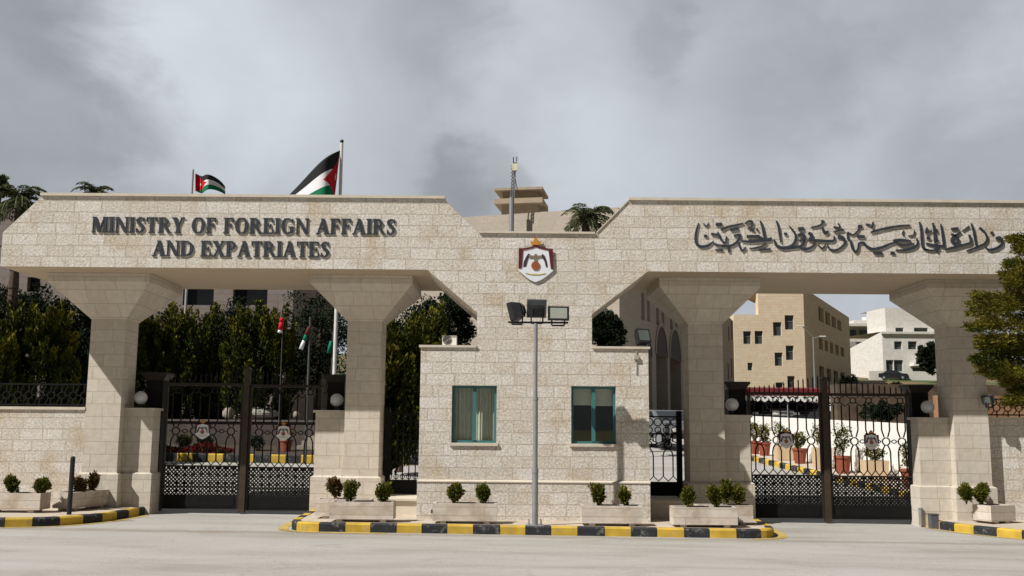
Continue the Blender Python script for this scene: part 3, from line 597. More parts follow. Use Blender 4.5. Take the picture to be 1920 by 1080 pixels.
def gate_leaf(x0, x1, y, z0, flip, label):
    t = thing('gate_leaf', ((x0 + x1) / 2, y, z0), label, 'gate', 'leaves of the two vehicle gates'); H = 2.41; zt = z0 + H
    part('frame', MB().box(x0, x1, y - .03, y + .03, zt - .035, zt + .02).box(x0, x0 + .045, y - .029, y + .029, z0 + .02, zt - .036).box(x1 - .045, x1, y - .029, y + .029, z0 + .02, zt - .036).box(x0 + .045, x1 - .045, y - .028, y + .028, z0 + .815, z0 + .845), DARKBRONZE, t)
    iw = MB(); ironwork(iw, x0 + .045, x1 - .045, y, z0, zt - .035, z0 + 1.5, z0 + .84); part('ironwork', iw, IRON, t)
    lt = MB(); lattice(lt, x0 + .045, x1 - .045, y, z0 + .29, z0 + .815); part('lattice_panel', lt, IRON, t)
    part('kick_panel', MB().box(x0 + .045, x1 - .045, y - .02, y + .02, z0 + .02, z0 + .29).box(x0 + .1, x1 - .1, y - .028, y - .0201, z0 + .07, z0 + .24), IRON, t)
    n = 15; wd = x1 - x0
    for i in range(n):
        k = (i + .5) / n; kk = k if not flip else 1 - k; x = x0 + wd * k; h = .10 + .24 * kk ** 1.3
        part('spike', MB().bar((x, zt + .02), (x, zt + h - .03), .02, y).loft([[(x - .014, y - .012, zt + h - .03), (x + .014, y - .012, zt + h - .03), (x + .014, y + .012, zt + h - .03), (x - .014, y + .012, zt + h - .03)], [(x - .001, y - .001, zt + h + .03), (x + .001, y - .001, zt + h + .03), (x + .001, y + .001, zt + h + .03), (x - .001, y + .001, zt + h + .03)]]), IRON, t)
    em = part('emblem', MB().box((x0 + x1) / 2 - .1, (x0 + x1) / 2 + .1, y - .045, y - .0145, z0 + 1.38, z0 + 1.66), IRON, t)
    emblem(em, (x0 + x1) / 2, z0 + 1.53, y - .046, SC * .47)
    return t
gate_leaf(-6.74, -5.22, 1.9, .12, False, 'left leaf of the left iron gate beside the globe lamp')
gate_leaf(-5.10, -3.72, 1.9, .10, True, 'right leaf of the left iron gate in front of the flagpoles')
gate_leaf(4.62, 6.05, 1.9, .03, False, 'left leaf of the right iron gate before the red canopy')
gate_leaf(6.17, 7.80, 1.9, .02, True, 'right leaf of the right iron gate before the white wall')
for x, z0, lab in ((-5.16, .08, 'bronze centre post of the left iron gate'), (6.11, -.02, 'bronze centre post of the right iron gate')):
    tag(MB().box(x - .055, x + .055, 1.83, 1.95, z0, z0 + 2.72).rect_loft([(x - .065, x + .065, 1.82, 1.96, z0 + 2.722), (x - .065, x + .065, 1.82, 1.96, z0 + 2.75), (x - .02, x + .02, 1.87, 1.91, z0 + 2.79)]).build('gate_post', BRONZE), lab, 'gate post', 'bronze centre posts of the gates')
for x, z0, zt, lab in ((-7.0, .05, 2.75, 'black flared iron post behind the leftmost globe lamp'), (-3.44, .0, 2.74, 'black flared iron post between the left gate and second column'), (4.43, -.05, 2.66, 'black flared iron post between third column and right gate'), (8.02, -.1, 2.63, 'black flared iron post at the far right end of the right gate')):
    t = thing('iron_post', (x, 2.15, z0), lab, 'gate post', 'black iron posts with flared caps')
    part('shaft', MB().box(x - .165, x + .165, 1.97, 2.3, z0, zt - .15), IRON, t)
    part('flared_cap', MB().rect_loft([(x - .165, x + .165, 1.97, 2.3, zt - .149), (x - .25, x + .25, 1.89, 2.38, zt - .04), (x - .25, x + .25, 1.89, 2.38, zt)]), DARKBRONZE, t)
GLB = [(-7.16, 'white globe lamp on the leftmost gate pier'), (-3.37, 'white globe lamp on the pier left of the second column'), (4.27, 'white globe lamp on the pier right of the third column'), (8.05, 'white globe lamp on the rightmost gate pier')]
for (x, lab), (cx, sd, g) in zip(GLB, COLS):
    zb = 2.05 + (g - .06) * .5
    t = thing('globe_lamp', (x, 1.7, zb), lab, 'lamp', 'globe lamps on the gate piers')
    part('stem', MB().tube((x, 1.7, zb), (x, 1.7, zb + .012), .07, .07, 12).tube((x, 1.7, zb + .0121), (x, 1.7, zb + .09), .035, .03, 10), BLACKPL, t); part('globe', MB().sphere((x, 1.7, zb + .2), .125, 24, 16), GLOBE, t, True)
def small_gate(x0, x1, y, z0, ztop, post_right, lab, fancy):
    t = thing('pedestrian_gate', ((x0 + x1) / 2, y, z0), lab, 'gate', 'small gates beside the guardhouse')
    px_ = x1 if post_right else x0
    part('post', MB().box(px_ - .05, px_ + .05, y - .05, y + .05, z0 - .2, ztop + .1), IRON, t)
    part('frame', MB().box(x0, x1, y - .02, y + .02, ztop - .03, ztop).box(x0, x0 + .03, y - .019, y + .019, z0, ztop - .031).box(x1 - .03, x1, y - .019, y + .019, z0, ztop - .031), IRON, t)
    iw = MB(); zr = z0 + .27
    if fancy:
        ironwork(iw, x0 + .03, x1 - .03, y, z0, ztop - .33, z0 + .98, zr)
        n = 5
        for i in range(n): iw.ring((x0 + (i + .5) * (x1 - x0) / n, ztop - .12), .075, .02, y); iw.ring((x0 + (i + .5) * (x1 - x0) / n, ztop - .27), .06, .018, y)
        iw.box(x0, x1, y - .015, y + .015, ztop - .36, ztop - .33)
    else:
        n = 6
        for i in range(n):
            x = x0 + (i + .5) * (x1 - x0) / n; iw.bar((x, zr), (x, ztop - .03), .02, y); iw.ring((x, zr + .06), .045, .014, y)
        for zz in (.14, .52, .95): iw.box(x0, x1, y - .012, y + .012, ztop - zz - .02, ztop - zz)
    part('ironwork', iw, IRON, t); part('kick_panel', MB().box(x0 + .03, x1 - .03, y - .018, y + .018, z0, zr), IRON, t)
small_gate(-2.40, -1.66, 1.9, .45, 2.0, False, 'narrow black gate between second column and guardhouse', False)
small_gate(2.45, 3.27, 1.9, .45, 1.98, True, 'narrow ornate black gate between guardhouse and third column', True)
def fence(x0, x1, y, z0, z1, lab):
    t = thing('iron_fence', ((x0 + x1) / 2, y, z0), lab, 'fence', 'iron fences on the boundary walls'); mb = MB()
    part('rails', MB().box(x0, x1, y - .015, y + .015, z0 + .03, z0 + .055).box(x0, x1, y - .015, y + .015, z1 - .025, z1), IRON, t)
    n = int((x1 - x0) / .21); m = (x1 - x0) / n; zc = (z0 + z1) / 2
    for i in range(n):
        x = x0 + (i + .5) * m; mb.ring((x, zc), .07, .018, y); mb.bar((x, zc + .07), (x, z1), .018, y); mb.bar((x, z0), (x, zc - .07), .018, y); mb.bar((x + .07, zc), (x + m - .07, zc), .018, y)
        mb.bar((x + .05, zc + .05), (x + m / 2, z1 - .03), .014, y); mb.bar((x + m - .05, zc - .05), (x + m / 2, z0 + .05), .014, y)
    part('infill', mb, IRON, t)
fence(-14, -8.06, 1.48, 2.056, 2.50, 'dark iron fence on top of the left boundary wall')
fence(9.05, 14, 1.68, 2.006, 2.36, 'dark ring patterned iron fence on the right boundary wall')
# ------------------------------------------------------------------ lamp post, floodlights, roof units
lp = thing('floodlight_pole', (.405, -.98, .14), 'thin grey pole with three floodlights standing before the guardhouse', 'lamp post')
part('pole', MB().tube((.405, -.98, .14), (.405, -.98, 1.0), .05, .05, 14).tube((.405, -.98, 1.0), (.405, -.98, 2.2), .042, .042, 14).tube((.405, -.98, 2.2), (.405, -.98, 3.47), .034, .034, 14).tube((.405, -.98, .99), (.405, -.98, 1.05), .056, .056, 14).tube((.405, -.98, 2.18), (.405, -.98, 2.23), .048, .048, 14), STEEL, lp, False)
bp = MB().box(.405 - .14, .405 + .14, -1.12, -.84, .14, .158)
for a in (-.1, .1):
    for b in (-.1, .1): bp.tube((.405 + a, -.98 + b, .1581), (.405 + a, -.98 + b, .24), .012, .012, 6)
part('base_plate', bp, STEEL, lp)
part('crossbar', MB().box(-.06, .95, -1.005, -.955, 3.471, 3.50), BLACKPL, lp)
def floodlight(parent, c, w_, h_, d_, yaw, tilt, name='floodlight'):
    R_ = Matrix.Rotation(yaw, 3, 'Z') @ Matrix.Rotation(tilt, 3, 'X'); mb = MB()
    def ringv(sx, sz, y): return [tuple(Vector(c) + R_ @ Vector((a * sx, y, b * sz))) for a, b in ((-1, -1), (1, -1), (1, 1), (-1, 1))]
    mb.loft([ringv(w_ / 2, h_ / 2, -d_ / 2), ringv(w_ / 2, h_ / 2, -d_ / 6), ringv(w_ * .36, h_ * .36, d_ * .4), ringv(w_ * .2, h_ * .2, d_ * .5)])
    for i in (-.25, 0, .25): mb.add([tuple(Vector(c) + R_ @ Vector((i * w_ + a, y, z))) for a in (-.006, .006) for y, z in ((d_ * .05, h_ * .42), (d_ * .55, h_ * .2), (d_ * .55, -h_ * .2), (d_ * .05, -h_ * .42))], [(0, 1, 2, 3), (7, 6, 5, 4), (0, 4, 5, 1), (1, 5, 6, 2), (2, 6, 7, 3)])
    LN = LENS if name == 'floodlight' else plain('dark_floodlight_glass', (.10, .115, .10), .3, .2, 4)
    fl = part(name, mb, BLACKPL, parent)
    ln = MB().loft([ringv(w_ * .40, h_ * .38, -d_ / 2 - .004), ringv(w_ * .40, h_ * .38, -d_ / 2 - .001)]); part('lens', ln, LN, fl)
    br = MB()
    for a in (-1, 1): br.box(c[0] + a * w_ * .3 - .012, c[0] + a * w_ * .3 + .012, c[1] - .02, c[1] + .02, c[2] - h_ * .5 - .07, c[2] - h_ * .2)
    br.box(c[0] - w_ * .3, c[0] + w_ * .3, c[1] - .021, c[1] + .021, c[2] - h_ * .5 - .09, c[2] - h_ * .5 - .065); part('bracket', br, BLACKPL, fl)
    return fl
floodlight(lp, (.09, -.98, 3.68), .30, .30, .24, math.radians(-105), math.radians(14))
floodlight(lp, (.425, -.98, 3.70), .33, .30, .26, math.radians(184), math.radians(-22))
floodlight(lp, (.78, -1.0, 3.63), .355, .235, .16, math.radians(4), math.radians(-4))
p = at(1203, 634, .25)
rf = thing('roof_floodlight', (p.x, .25, GT + .04), 'dark tilted floodlight standing on the right end of the guardhouse roof', 'floodlight')
floodlight(rf, (p.x, .25, p.z + .0), .25, .27, .22, math.radians(18), math.radians(-24), 'lamp_head'); part('foot', MB().box(p.x - .08, p.x + .08, .2, .32, GT + .043, GT + .075), BLACKPL, rf)
p = at(1194, 672, 0); tag(MB().box(p.x - .05, p.x + .03, -.05, 0, p.z - .02, p.z + .05).box(p.x - .016, p.x + .0, -.02, 0, p.z - .28, p.z - .021).box(p.x - .013, p.x + .0, -.02, 0, p.z + .051, GT).build('junction_box', plain('dusty_plastic', (.36, .33, .29), .7)), 'small dusty junction box and conduit below the roof floodlight', 'junction box')
p0_, p1_ = at(829, 648, .6), at(856, 629, .6)
ac = thing('air_conditioner', ((p0_.x + p1_.x) / 2, .7, GT + .01), 'white air conditioning unit on the left guardhouse roof', 'air conditioner')
part('casing', MB().box(p0_.x, p1_.x, .6, .85, GT + .0, p1_.z), WHITEP, ac)
cxx, czz = p0_.x + .09, (GT + p1_.z) / 2 + .05; gr = MB()
for r_ in (.075, .05, .025): gr.ring((cxx, czz), r_, .012, .594, 14)
part('fan_grille', gr, BLACKPL, ac)
p = at(1846, 748, 1.2)
wf = thing('wall_floodlight', (p.x, 1.2, p.z), 'small grey floodlight fixed to the rightmost column', 'floodlight')
floodlight(wf, (p.x + .06, 1.15, p.z), .2, .16, .16, math.radians(-60), math.radians(20), 'lamp_head'); part('arm', MB().box(p.x + .02, p.x + .06, 1.18, 1.29, p.z - .1, p.z - .06), STEEL, wf)
p = at(130, 957, -.35); tag(MB().tube((p.x, -.35, gz(p.x, 0) + .14), (p.x, -.35, 1.15), .04, .04, 10).sphere((p.x, -.35, 1.15), .041, 10, 6).build('bollard', BLACKPL), 'thin black metal post on the left pavement', 'post')
tag(MB().tube((7.70, 1.42, -.02), (7.70, 1.42, .28), .035, .035, 10).tube((7.70, 1.42, .281), (7.70, 1.42, .3), .042, .042, 10).build('pipe_stub', STEEL), 'short grey pipe stub at the right gate pier', 'pipe')
p = at(1751, 970, 1.1); tag(MB().box(p.x - .07, p.x + .07, 1.05, 1.2, gz(7.9, 1), .2).box(p.x - .08, p.x + .08, 1.04, 1.21, .2005, .22).build('meter_box', plain('grey_metal', (.10, .10, .11), .5)), 'small dark box on the kerb by the right gate', 'box')
p = at(812, 960, -.12); tag(MB().box(p.x - .03, p.x + .03, -.17, -.09, p.z - .02, p.z + .04).tube((p.x + .02, -.08, p.z - .1), (p.x + .02, -.08, p.z), .018, .018, 8).build('outdoor_tap', BLACKPL), 'small black tap at the foot of the guardhouse', 'tap')
# ------------------------------------------------------------------ planters and shrubs
def leaves(mb_pts, dirs, ln, wd, name, mat, parent=None, loc=None, jitter=.3, seed=1, tips=None):
    """many small leaf faces; pts and dirs are numpy arrays"""
    g = np.random.default_rng(seed); n = len(mb_pts); d = dirs + g.normal(0, jitter, (n, 3)); d /= np.linalg.norm(d, axis=1)[:, None] + 1e-9
    a = g.normal(0, 1, (n, 3)); s = np.cross(d, a); s /= np.linalg.norm(s, axis=1)[:, None] + 1e-9
    L_ = (ln * g.uniform(.6, 1.3, n))[:, None]; W_ = (wd * g.uniform(.7, 1.3, n))[:, None]
    off = np.array(WL[parent.name]) if parent is not None else np.array(loc)
    P = mb_pts - off
    v = np.stack([P, P + d * L_ * .5 + s * W_ * .5, P + d * L_, P + d * L_ * .5 - s * W_ * .5], 1).reshape(-1, 3)
    me = bpy.data.meshes.new(name); me.vertices.add(4 * n); me.vertices.foreach_set('co', v.ravel().astype(np.float32)); me.loops.add(4 * n); me.loops.foreach_set('vertex_index', np.arange(4 * n, dtype=np.int32))
    me.polygons.add(n); me.polygons.foreach_set('loop_start', np.arange(0, 4 * n, 4, dtype=np.int32)); me.polygons.foreach_set('loop_total', np.full(n, 4, dtype=np.int32)); me.update(); me.validate()
    if tips is not None: me.attributes.new('tip', 'FLOAT', 'FACE').data.foreach_set('value', tips.astype(np.float32))
    me.materials.append(mat); o = bpy.data.objects.new(name, me); COL.objects.link(o)
    if parent is not None: o.parent = parent
    else: o.location = loc
    WL[o.name] = Vector(off); return o
def shrub(x, y, z, r, h, mat, lab, group, seed):
    g = np.random.default_rng(seed); t = thing('shrub', (x, y, z), lab, 'shrub', group)
    st = MB()
    for i in range(5):
        a = g.uniform(0, 6.28); st.tube((x, y, z - .02), (x + .5 * r * math.cos(a), y + .5 * r * math.sin(a), z + h * .55), .008, .004, 5)
    part('stems', st, BARK, t)
    n = 1100; d = g.normal(0, 1, (n, 3)); d /= np.linalg.norm(d, axis=1)[:, None]; rr = g.uniform(.15, 1, n) ** .5
    ph = g.uniform(0, 6.28, 4); lump = 1 + .26 * np.sin(d[:, 0] * 4 + ph[0]) * np.cos(d[:, 2] * 5 + ph[1]) + .16 * np.sin(d[:, 1] * 6 + d[:, 2] * 3 + ph[2])
    O_ = d * (rr * lump)[:, None]; O_[:, :2] *= (.80 + .28 * np.clip(O_[:, 2:3], -1, 1)); P = np.array([x, y, z + h * .56]) + O_ * np.array([r * 1.12, r * 1.12, h * .47]); P[:, 0] += (P[:, 2] - z - h * .5) * g.uniform(-.3, .3)
    tw_ = g.integers(0, n, 60); P[tw_] += d[tw_] * g.uniform(.0, .35, (60, 1)) * r
    leaves(P, d + np.array([0, 0, .6]), .05, .03, 'foliage', mat, t, None, .5, seed)
def planter(x, y, lng, dep, rz, lab, zg=None):
    zg = gz(x, y) + .145 if zg is None else zg
    t = thing('stone_planter', (x, y, zg), lab, 'planter', 'stone planters along the pavement', rz); hl, hd, b = lng / 2, dep / 2, .05
    mb = MB(); O = Vector((x, y, zg)); H0, H1 = .045, .325
    def bx(m, a0, a1, c0, c1, z0, z1): m.box(x + a0, x + a1, y + c0, y + c1, zg + z0, zg + z1)
    bx(mb, -hl, hl, -hd, -hd + b, H0, H1); bx(mb, -hl, hl, hd - b, hd, H0, H1); bx(mb, -hl, -hl + b, -hd + b, hd - b, H0, H1); bx(mb, hl - b, hl, -hd + b, hd - b, H0, H1); bx(mb, -hl + b, hl - b, -hd + b, hd - b, H0, H0 + .04)
    part('trough', mb, TROUGH, t)
    s_ = MB(); bx(s_, -hl + b, hl - b, -hd + b, hd - b, H0 + .0401, H1 - .035); part('soil', s_, SOIL, t)
    for a in (-hl + .12, hl - .22): f_ = MB(); bx(f_, a, a + .1, -hd + .03, hd - .03, 0, H0 - .0005); part('foot', f_, TROUGH, t)
PL = [(-8.62, .02, 1.05, .40, 0, 'long stone planter at the left edge beside the thin black post'), (-7.79, .80, 1.05, .40, math.radians(76), 'stone planter turned sideways at the left kerb corner'),
      (-2.46, -.70, 1.06, .40, 0, 'stone planter before the second column with two shrubs'), (-2.85, -.18, .95, .36, 0, 'stone planter tucked behind the one before the second column'),
      (-.75, -.70, 1.06, .40, 0, 'stone planter under the left guardhouse window'), (1.68, -.70, 1.0, .40, 0, 'stone planter under the right guardhouse window'),
      (3.22, -.70, 1.06, .40, 0, 'stone planter before the third column, front one of a pair'), (3.66, -.18, .95, .36, 0, 'stone planter before the third column, rear one of a pair'),
      (8.85, .93, .62, .40, math.radians(24), 'short stone planter turned at an angle before the rightmost column')]
for a in PL: planter(*a)
SH = [(22, 910, 13, 30, -.0, BUSH, 'round green shrub at the left end of the leftmost planter'), (78, 914, 13, 28, .0, BUSH, 'round green shrub at the right end of the leftmost planter'),
      (149, 912, 13, 24, .55, REDBUSH, 'reddish round shrub nearer the black post in the sideways planter'), (174, 907, 10, 28, .85, REDBUSH, 'narrow red brown shrub at the far end of the sideways planter'),
      (628, 915, 15, 34, -.2, REDBUSH, 'tall red tipped shrub in the rear planter by the second column'), (657, 923, 13, 32, -.7, BUSH, 'green shrub at the left end of the planter before the second column'), (718, 926, 17, 30, -.7, BUSH, 'wide green shrub in front of the small gate left of the guardhouse'),
      (853, 925, 14, 32, -.7, BUSH, 'left shrub in the planter under the left guardhouse window'), (906, 927, 13, 30, -.7, BUSH, 'right shrub in the planter under the left guardhouse window'),
      (1122, 929, 14, 34, -.7, BUSH, 'taller shrub in the planter under the right guardhouse window'), (1171, 932, 12, 30, -.7, BUSH, 'smaller shrub in the planter under the right guardhouse window'),
      (1290, 932, 12, 32, -.7, BUSH, 'thin dark shrub in front of the small gate right of the guardhouse'), (1341, 932, 14, 34, -.7, BUSH, 'green shrub at the right end of the front planter by third column'), (1362, 924, 13, 36, -.2, BUSH, 'tallest shrub before the third column, in the rear planter'), (1383, 929, 15, 32, -.2, BUSH, 'red tinted shrub nearest the right gate in the rear planter'),
      (1812, 927, 14, 30, .9, BUSH, 'left shrub in the short planter before the rightmost column'), (1841, 927, 15, 32, .95, BUSH, 'right shrub in the short planter before the rightmost column')]
for i, (px, py, rw, hh, Y, mt, lab) in enumerate(SH):
    b = at(px, py + hh / 2, Y); k = (Y - CY) / F; shrub(b.x, Y, b.z - .015, rw * k * (.78 + .2 * ((i * 37) % 10) / 10), hh * k * (.98 + .16 * ((i * 53) % 10) / 10), mt, lab, 'shrubs in the stone planters', 20 + i)
# ------------------------------------------------------------------ flags
def flagpole(px, pyt, pxb, pyb, Y, r, lab, flag=None, finial=True, mat=None):
    a = at(px, pyt, Y); zb = gz(a.x, Y); t = thing('flagpole', (a.x, Y, zb), lab, 'flagpole', 'flagpoles behind the left gate')
    part('pole', MB().tube((a.x, Y, zb), (a.x, Y, a.z), r, r * .75, 12), mat or plain('white_pole', (.62, .62, .60), .4), t)
    if finial: part('finial', MB().sphere((a.x, Y, a.z + r * .8), r * .95, 10, 8), BLACKPL, t, True)
    if flag: flag(t, a, Y)
    return t
def cloth(t, fn, nu=28, nv=14):
    mb = MB(); vs = [fn(i / nu, j / nv) for j in range(nv + 1) for i in range(nu + 1)]
    fs = [(j * (nu + 1) + i, j * (nu + 1) + i + 1, (j + 1) * (nu + 1) + i + 1, (j + 1) * (nu + 1) + i) for j in range(nv) for i in range(nu)]
    mb.add(vs, fs); o = mb.build('flag', FLAG, t, True); ul = o.data.uv_layers[0].data
    for p_ in o.data.polygons:
        for li, vi in zip(p_.loop_indices, p_.vertices): ul[li].uv = ((vi % (nu + 1)) / nu, 1 - (vi // (nu + 1)) / nv)
    o.modifiers.new('thickness', 'SOLIDIFY').thickness = .004
def big_flag(t, a, Y):
    T0 = at(638, 283, Y); B0 = at(629, 378, Y)
    def fn(u, v):
        hx, hy = 638 - 12 * v, 282 + 99 * v; th = math.radians(40 - 20 * v - 13 * v * v); sl_ = 150 * (.05 * u + .95 * u ** 2.8)
        p_ = at(hx - sl_ * math.cos(th), hy + sl_ * math.sin(th), Y); p_.y += .22 * math.sin(u * 8 + v * 1.5) * u ** .5 - .9 * (u - u * u); p_.z += .03 * math.sin(u * 7 + 1) * u
        return p_
    cloth(t, fn)
flagpole(641, 268, 627, 700, 10.5, .06, 'tall white flagpole with a large draped flag above the left beam', big_flag)
def small_flag(t, a, Y):
    def fn(u, v):
        x = 364 + 56 * u; y = 323 + 33 * v + u * u * 26 + 4 * math.sin(u * 6) + (-18 * v * u ** 2)
        p_ = at(x, y, Y); p_.y += .22 * math.sin(u * 8 + .6); return p_
    cloth(t, fn)
flagpole(362, 318, 360, 370, 16, .05, 'thinner flagpole with a small fluttering flag above the left lettering', small_flag, False, plain('grey_pole', (.36, .37, .36), .4))
def furled(x0, y0, x1, y1, wp, cols):
    def f(t, a, Y):
        for (k0, k1, c) in cols:
            p_, q_ = at(x0 + (x1 - x0) * k0, y0 + (y1 - y0) * k0, Y - .04), at(x0 + (x1 - x0) * k1, y0 + (y1 - y0) * k1, Y - .04); kk = (Y - CY) / F
            part('flag', MB().tube(p_, q_, wp * kk * .5, wp * kk * .62, 9), plain('flag_%s' % c, {'red': (.5, .01, .02), 'white': (.7, .7, .75), 'green': (.0, .17, .09), 'dark': (.1, .02, .02)}[c], .8), t, True)
    return f
flagpole(582, 594, 563, 720, 11.0, .04, 'grey flagpole with a furled red and white flag behind the left gate', furled(580, 613, 564, 655, 6.5, [(0, .35, 'dark'), (.35, .6, 'green'), (.6, 1, 'white')]), False, plain('dull_pole', (.07, .07, .072), .7))
flagpole(531, 588, 520, 720, 12.0, .016, 'thin flagpole with a hanging red flag in front of the yellow thuja', furled(529, 596, 525, 624, 8, [(0, .25, 'red'), (.25, .8, 'red'), (.8, 1, 'white')]), False, plain('dull_pole', (.07, .07, .072), .7))
flagpole(624, 620, 620, 720, 12.5, .02, 'short flagpole with a hanging green flag beside the tall white pole', furled(621, 640, 616, 662, 6, [(0, 1, 'green')]), False, plain('dull_pole', (.07, .07, .072), .7))
# ------------------------------------------------------------------ trees
def trunk(t, x, y, z0, z1, r, bend=.1, seed=0, limbs=5, spread=.8):
    g = random.Random(seed); mb = MB(); pts = [Vector((x + g.uniform(-1, 1) * bend * k, y + g.uniform(-1, 1) * bend * k, z0 + (z1 - z0) * k)) for k in (0, .3, .6, 1)]
    for i in range(3): mb.tube(pts[i], pts[i + 1], r * (1 - .25 * i), r * (1 - .25 * (i + 1)), 8)
    for i in range(limbs):
        p_ = pts[2].lerp(pts[3], g.random() * .8); a = g.uniform(0, 6.28); mb.tube(p_, p_ + Vector((math.cos(a) * spread, math.sin(a) * spread, .5 * spread)), r * .35, r * .1, 6)
    return part('trunk', mb, BARK, t)
def thuja(px, pyt, wpx, Y, lab, mat, seed, n_pl=70, nl=130, cat='tree', zb=None, group='thuja trees behind the gates'):
    g = np.random.default_rng(seed); top = at(px, pyt, Y); k = (Y - CY) / F; r = wpx * k / 2; x = at(px, 760, Y).x; z0 = gz(x, Y) + .1; h = top.z - z0
    t = thing('thuja_tree', (x, Y, z0), lab, 'tree', group); trunk(t, x, Y, z0, z0 + h * .6, .10, .05, seed, 6, r * .5)
    Ps, Ds, Ts = [], [], []
    for i in range(n_pl):
        f = g.uniform(.03, .80); a = g.uniform(0, 2 * PI); pr = r * (math.sin(PI * min(.98, .22 + f * .80)) ** .8) * g.uniform(.55, .92)
        base = np.array([x + pr * math.cos(a) * .8, Y + pr * math.sin(a) * .8, z0 + f * h * .98]); d = np.array([math.cos(a) * .32, math.sin(a) * .32, 1.0]); d /= np.linalg.norm(d)
        ln = h * g.uniform(.14, .24); ln = min(ln, max(.2, top.z + g.uniform(-.25, .05) - base[2])); cr_ = .19 * ln + .05
        s = g.uniform(0, 1, nl); rad = cr_ * (1 - s) ** .7 * g.uniform(.2, 1, nl); th = g.uniform(0, 2 * PI, nl)
        P = base + d * (s * ln)[:, None]; P[:, 0] += rad * np.cos(th); P[:, 1] += rad * np.sin(th); o = np.stack([np.cos(th) * .6, np.sin(th) * .6, np.full(nl, .8)], 1) + d * .4
        Ps.append(P); Ds.append(o); Ts.append(s * g.uniform(.55, 1.1) * (.75 + .4 * f))
    leaves(np.concatenate(Ps), np.concatenate(Ds), .14, .055, 'crown', mat, t, None, .28, seed, np.concatenate(Ts))
def broad(px, pyc, wpx, hpx, Y, lab, mat, seed, ncl=70, nl=150, name='broadleaf_tree', lf=.11, group='dark trees behind the gates', tr=True, zb=None, flat=1.0, clr=.28):
    g = np.random.default_rng(seed); c = at(px, pyc, Y); k = (Y - CY) / F; rx, rz_ = wpx * k / 2, hpx * k / 2; z0 = gz(c.x, Y) if zb is None else zb
    t = thing(name, (c.x, Y, z0), lab, 'tree', group)
    if tr: trunk(t, c.x, Y, z0, c.z + rz_ * .2, .14, .1, seed, 8, rx * .7)
    Ps, Ds = [], []
    for i in range(ncl):
        d = g.normal(0, 1, 3); d /= np.linalg.norm(d); q = g.uniform(.35, .95); cc = np.array([c.x, Y, c.z]) + d * q * np.array([rx, rx * flat, rz_]); cl = clr * (rx + rz_) / 2 * g.uniform(.6, 1.3)
        e = g.normal(0, 1, (nl, 3)); e /= np.linalg.norm(e, axis=1)[:, None]; P = cc + e * (cl * g.uniform(.3, 1, nl))[:, None] * np.array([1, 1, .7]); Ps.append(P); Ds.append(e + d * .5)
    leaves(np.concatenate(Ps), np.concatenate(Ds), lf, lf * .5, 'crown', mat, t, None, .5, seed)
TH = [(60, 562, 190, 9.0, 'wide yellow tipped thuja left of the first column'), (-45, 600, 170, 7.5, 'yellow tipped thuja cut by the left picture edge'), (135, 606, 110, 11.0, 'dark narrow thuja touching the first column'),
      (292, 588, 120, 15.6, 'thuja just right of the first column'), (352, 558, 160, 16.2, 'broad thuja under the left beam beside the dark windows'), (482, 560, 160, 15.8, 'bright yellow thuja between the dark windows and the red flag'),
      (418, 630, 140, 17.5, 'low dark thuja between the two bright ones'), (752, 578, 84, 8.5, 'tall thuja filling the gap left of the guardhouse'), (798, 566, 70, 11.0, 'narrow thuja behind the white air conditioner'), (722, 640, 60, 6.5, 'short thuja beside the second column')]
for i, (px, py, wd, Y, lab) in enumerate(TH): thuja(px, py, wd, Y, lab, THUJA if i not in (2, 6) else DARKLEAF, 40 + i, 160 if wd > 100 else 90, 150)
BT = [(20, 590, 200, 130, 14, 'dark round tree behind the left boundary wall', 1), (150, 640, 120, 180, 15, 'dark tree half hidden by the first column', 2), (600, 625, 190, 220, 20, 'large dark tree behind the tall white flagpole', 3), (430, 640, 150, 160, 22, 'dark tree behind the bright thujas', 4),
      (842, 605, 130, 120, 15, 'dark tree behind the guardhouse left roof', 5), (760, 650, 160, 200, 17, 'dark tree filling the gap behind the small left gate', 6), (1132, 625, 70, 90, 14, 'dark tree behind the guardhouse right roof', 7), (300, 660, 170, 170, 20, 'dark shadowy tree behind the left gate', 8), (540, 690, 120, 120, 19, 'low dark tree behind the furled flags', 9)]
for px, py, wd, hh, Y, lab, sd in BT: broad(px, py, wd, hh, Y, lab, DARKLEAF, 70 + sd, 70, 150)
pz = at(1744, 668, 120.); broad(1744, 670, 36, 62, 118, 'round dark green tree beside the white house', DARKLEAF, 91, 50, 120, 'round_tree', .45, 'trees by the white house', False)
# foreground cypress at the right edge
t = thing('cypress_tree', (9.75, -2.0, gz(9.75, -2)), 'yellow green cypress in the right foreground overlapping the beam', 'tree'); trunk(t, 9.75, -2.0, gz(9.75, -2), 5.2, .13, .12, 5, 14, 1.3)
g = np.random.default_rng(12); Ps, Ds = [], []
def spray(px, py, Y, dirx, ln, n=240):
    c = np.array(at(px, py, Y)); d = np.array([dirx, g.uniform(-.3, .3), g.uniform(-.25, .25)]); d /= np.linalg.norm(d)
    s = g.uniform(0, 1, n) ** .8; rad = .19 * (1 - s * .75) * g.uniform(.1, 1, n); th = g.uniform(0, 6.28, n)
    P = c + d * ((s - .6) * ln)[:, None]; P[:, 1] += rad * np.cos(th); P[:, 2] += rad * np.sin(th) * .75; P[:, 0] += g.normal(0, .03, n)
    Ps.append(P); Ds.append(np.tile(d, (n, 1)) * .8 + np.stack([np.zeros(n), np.cos(th), np.sin(th) * .8 + .3], 1) * .5)
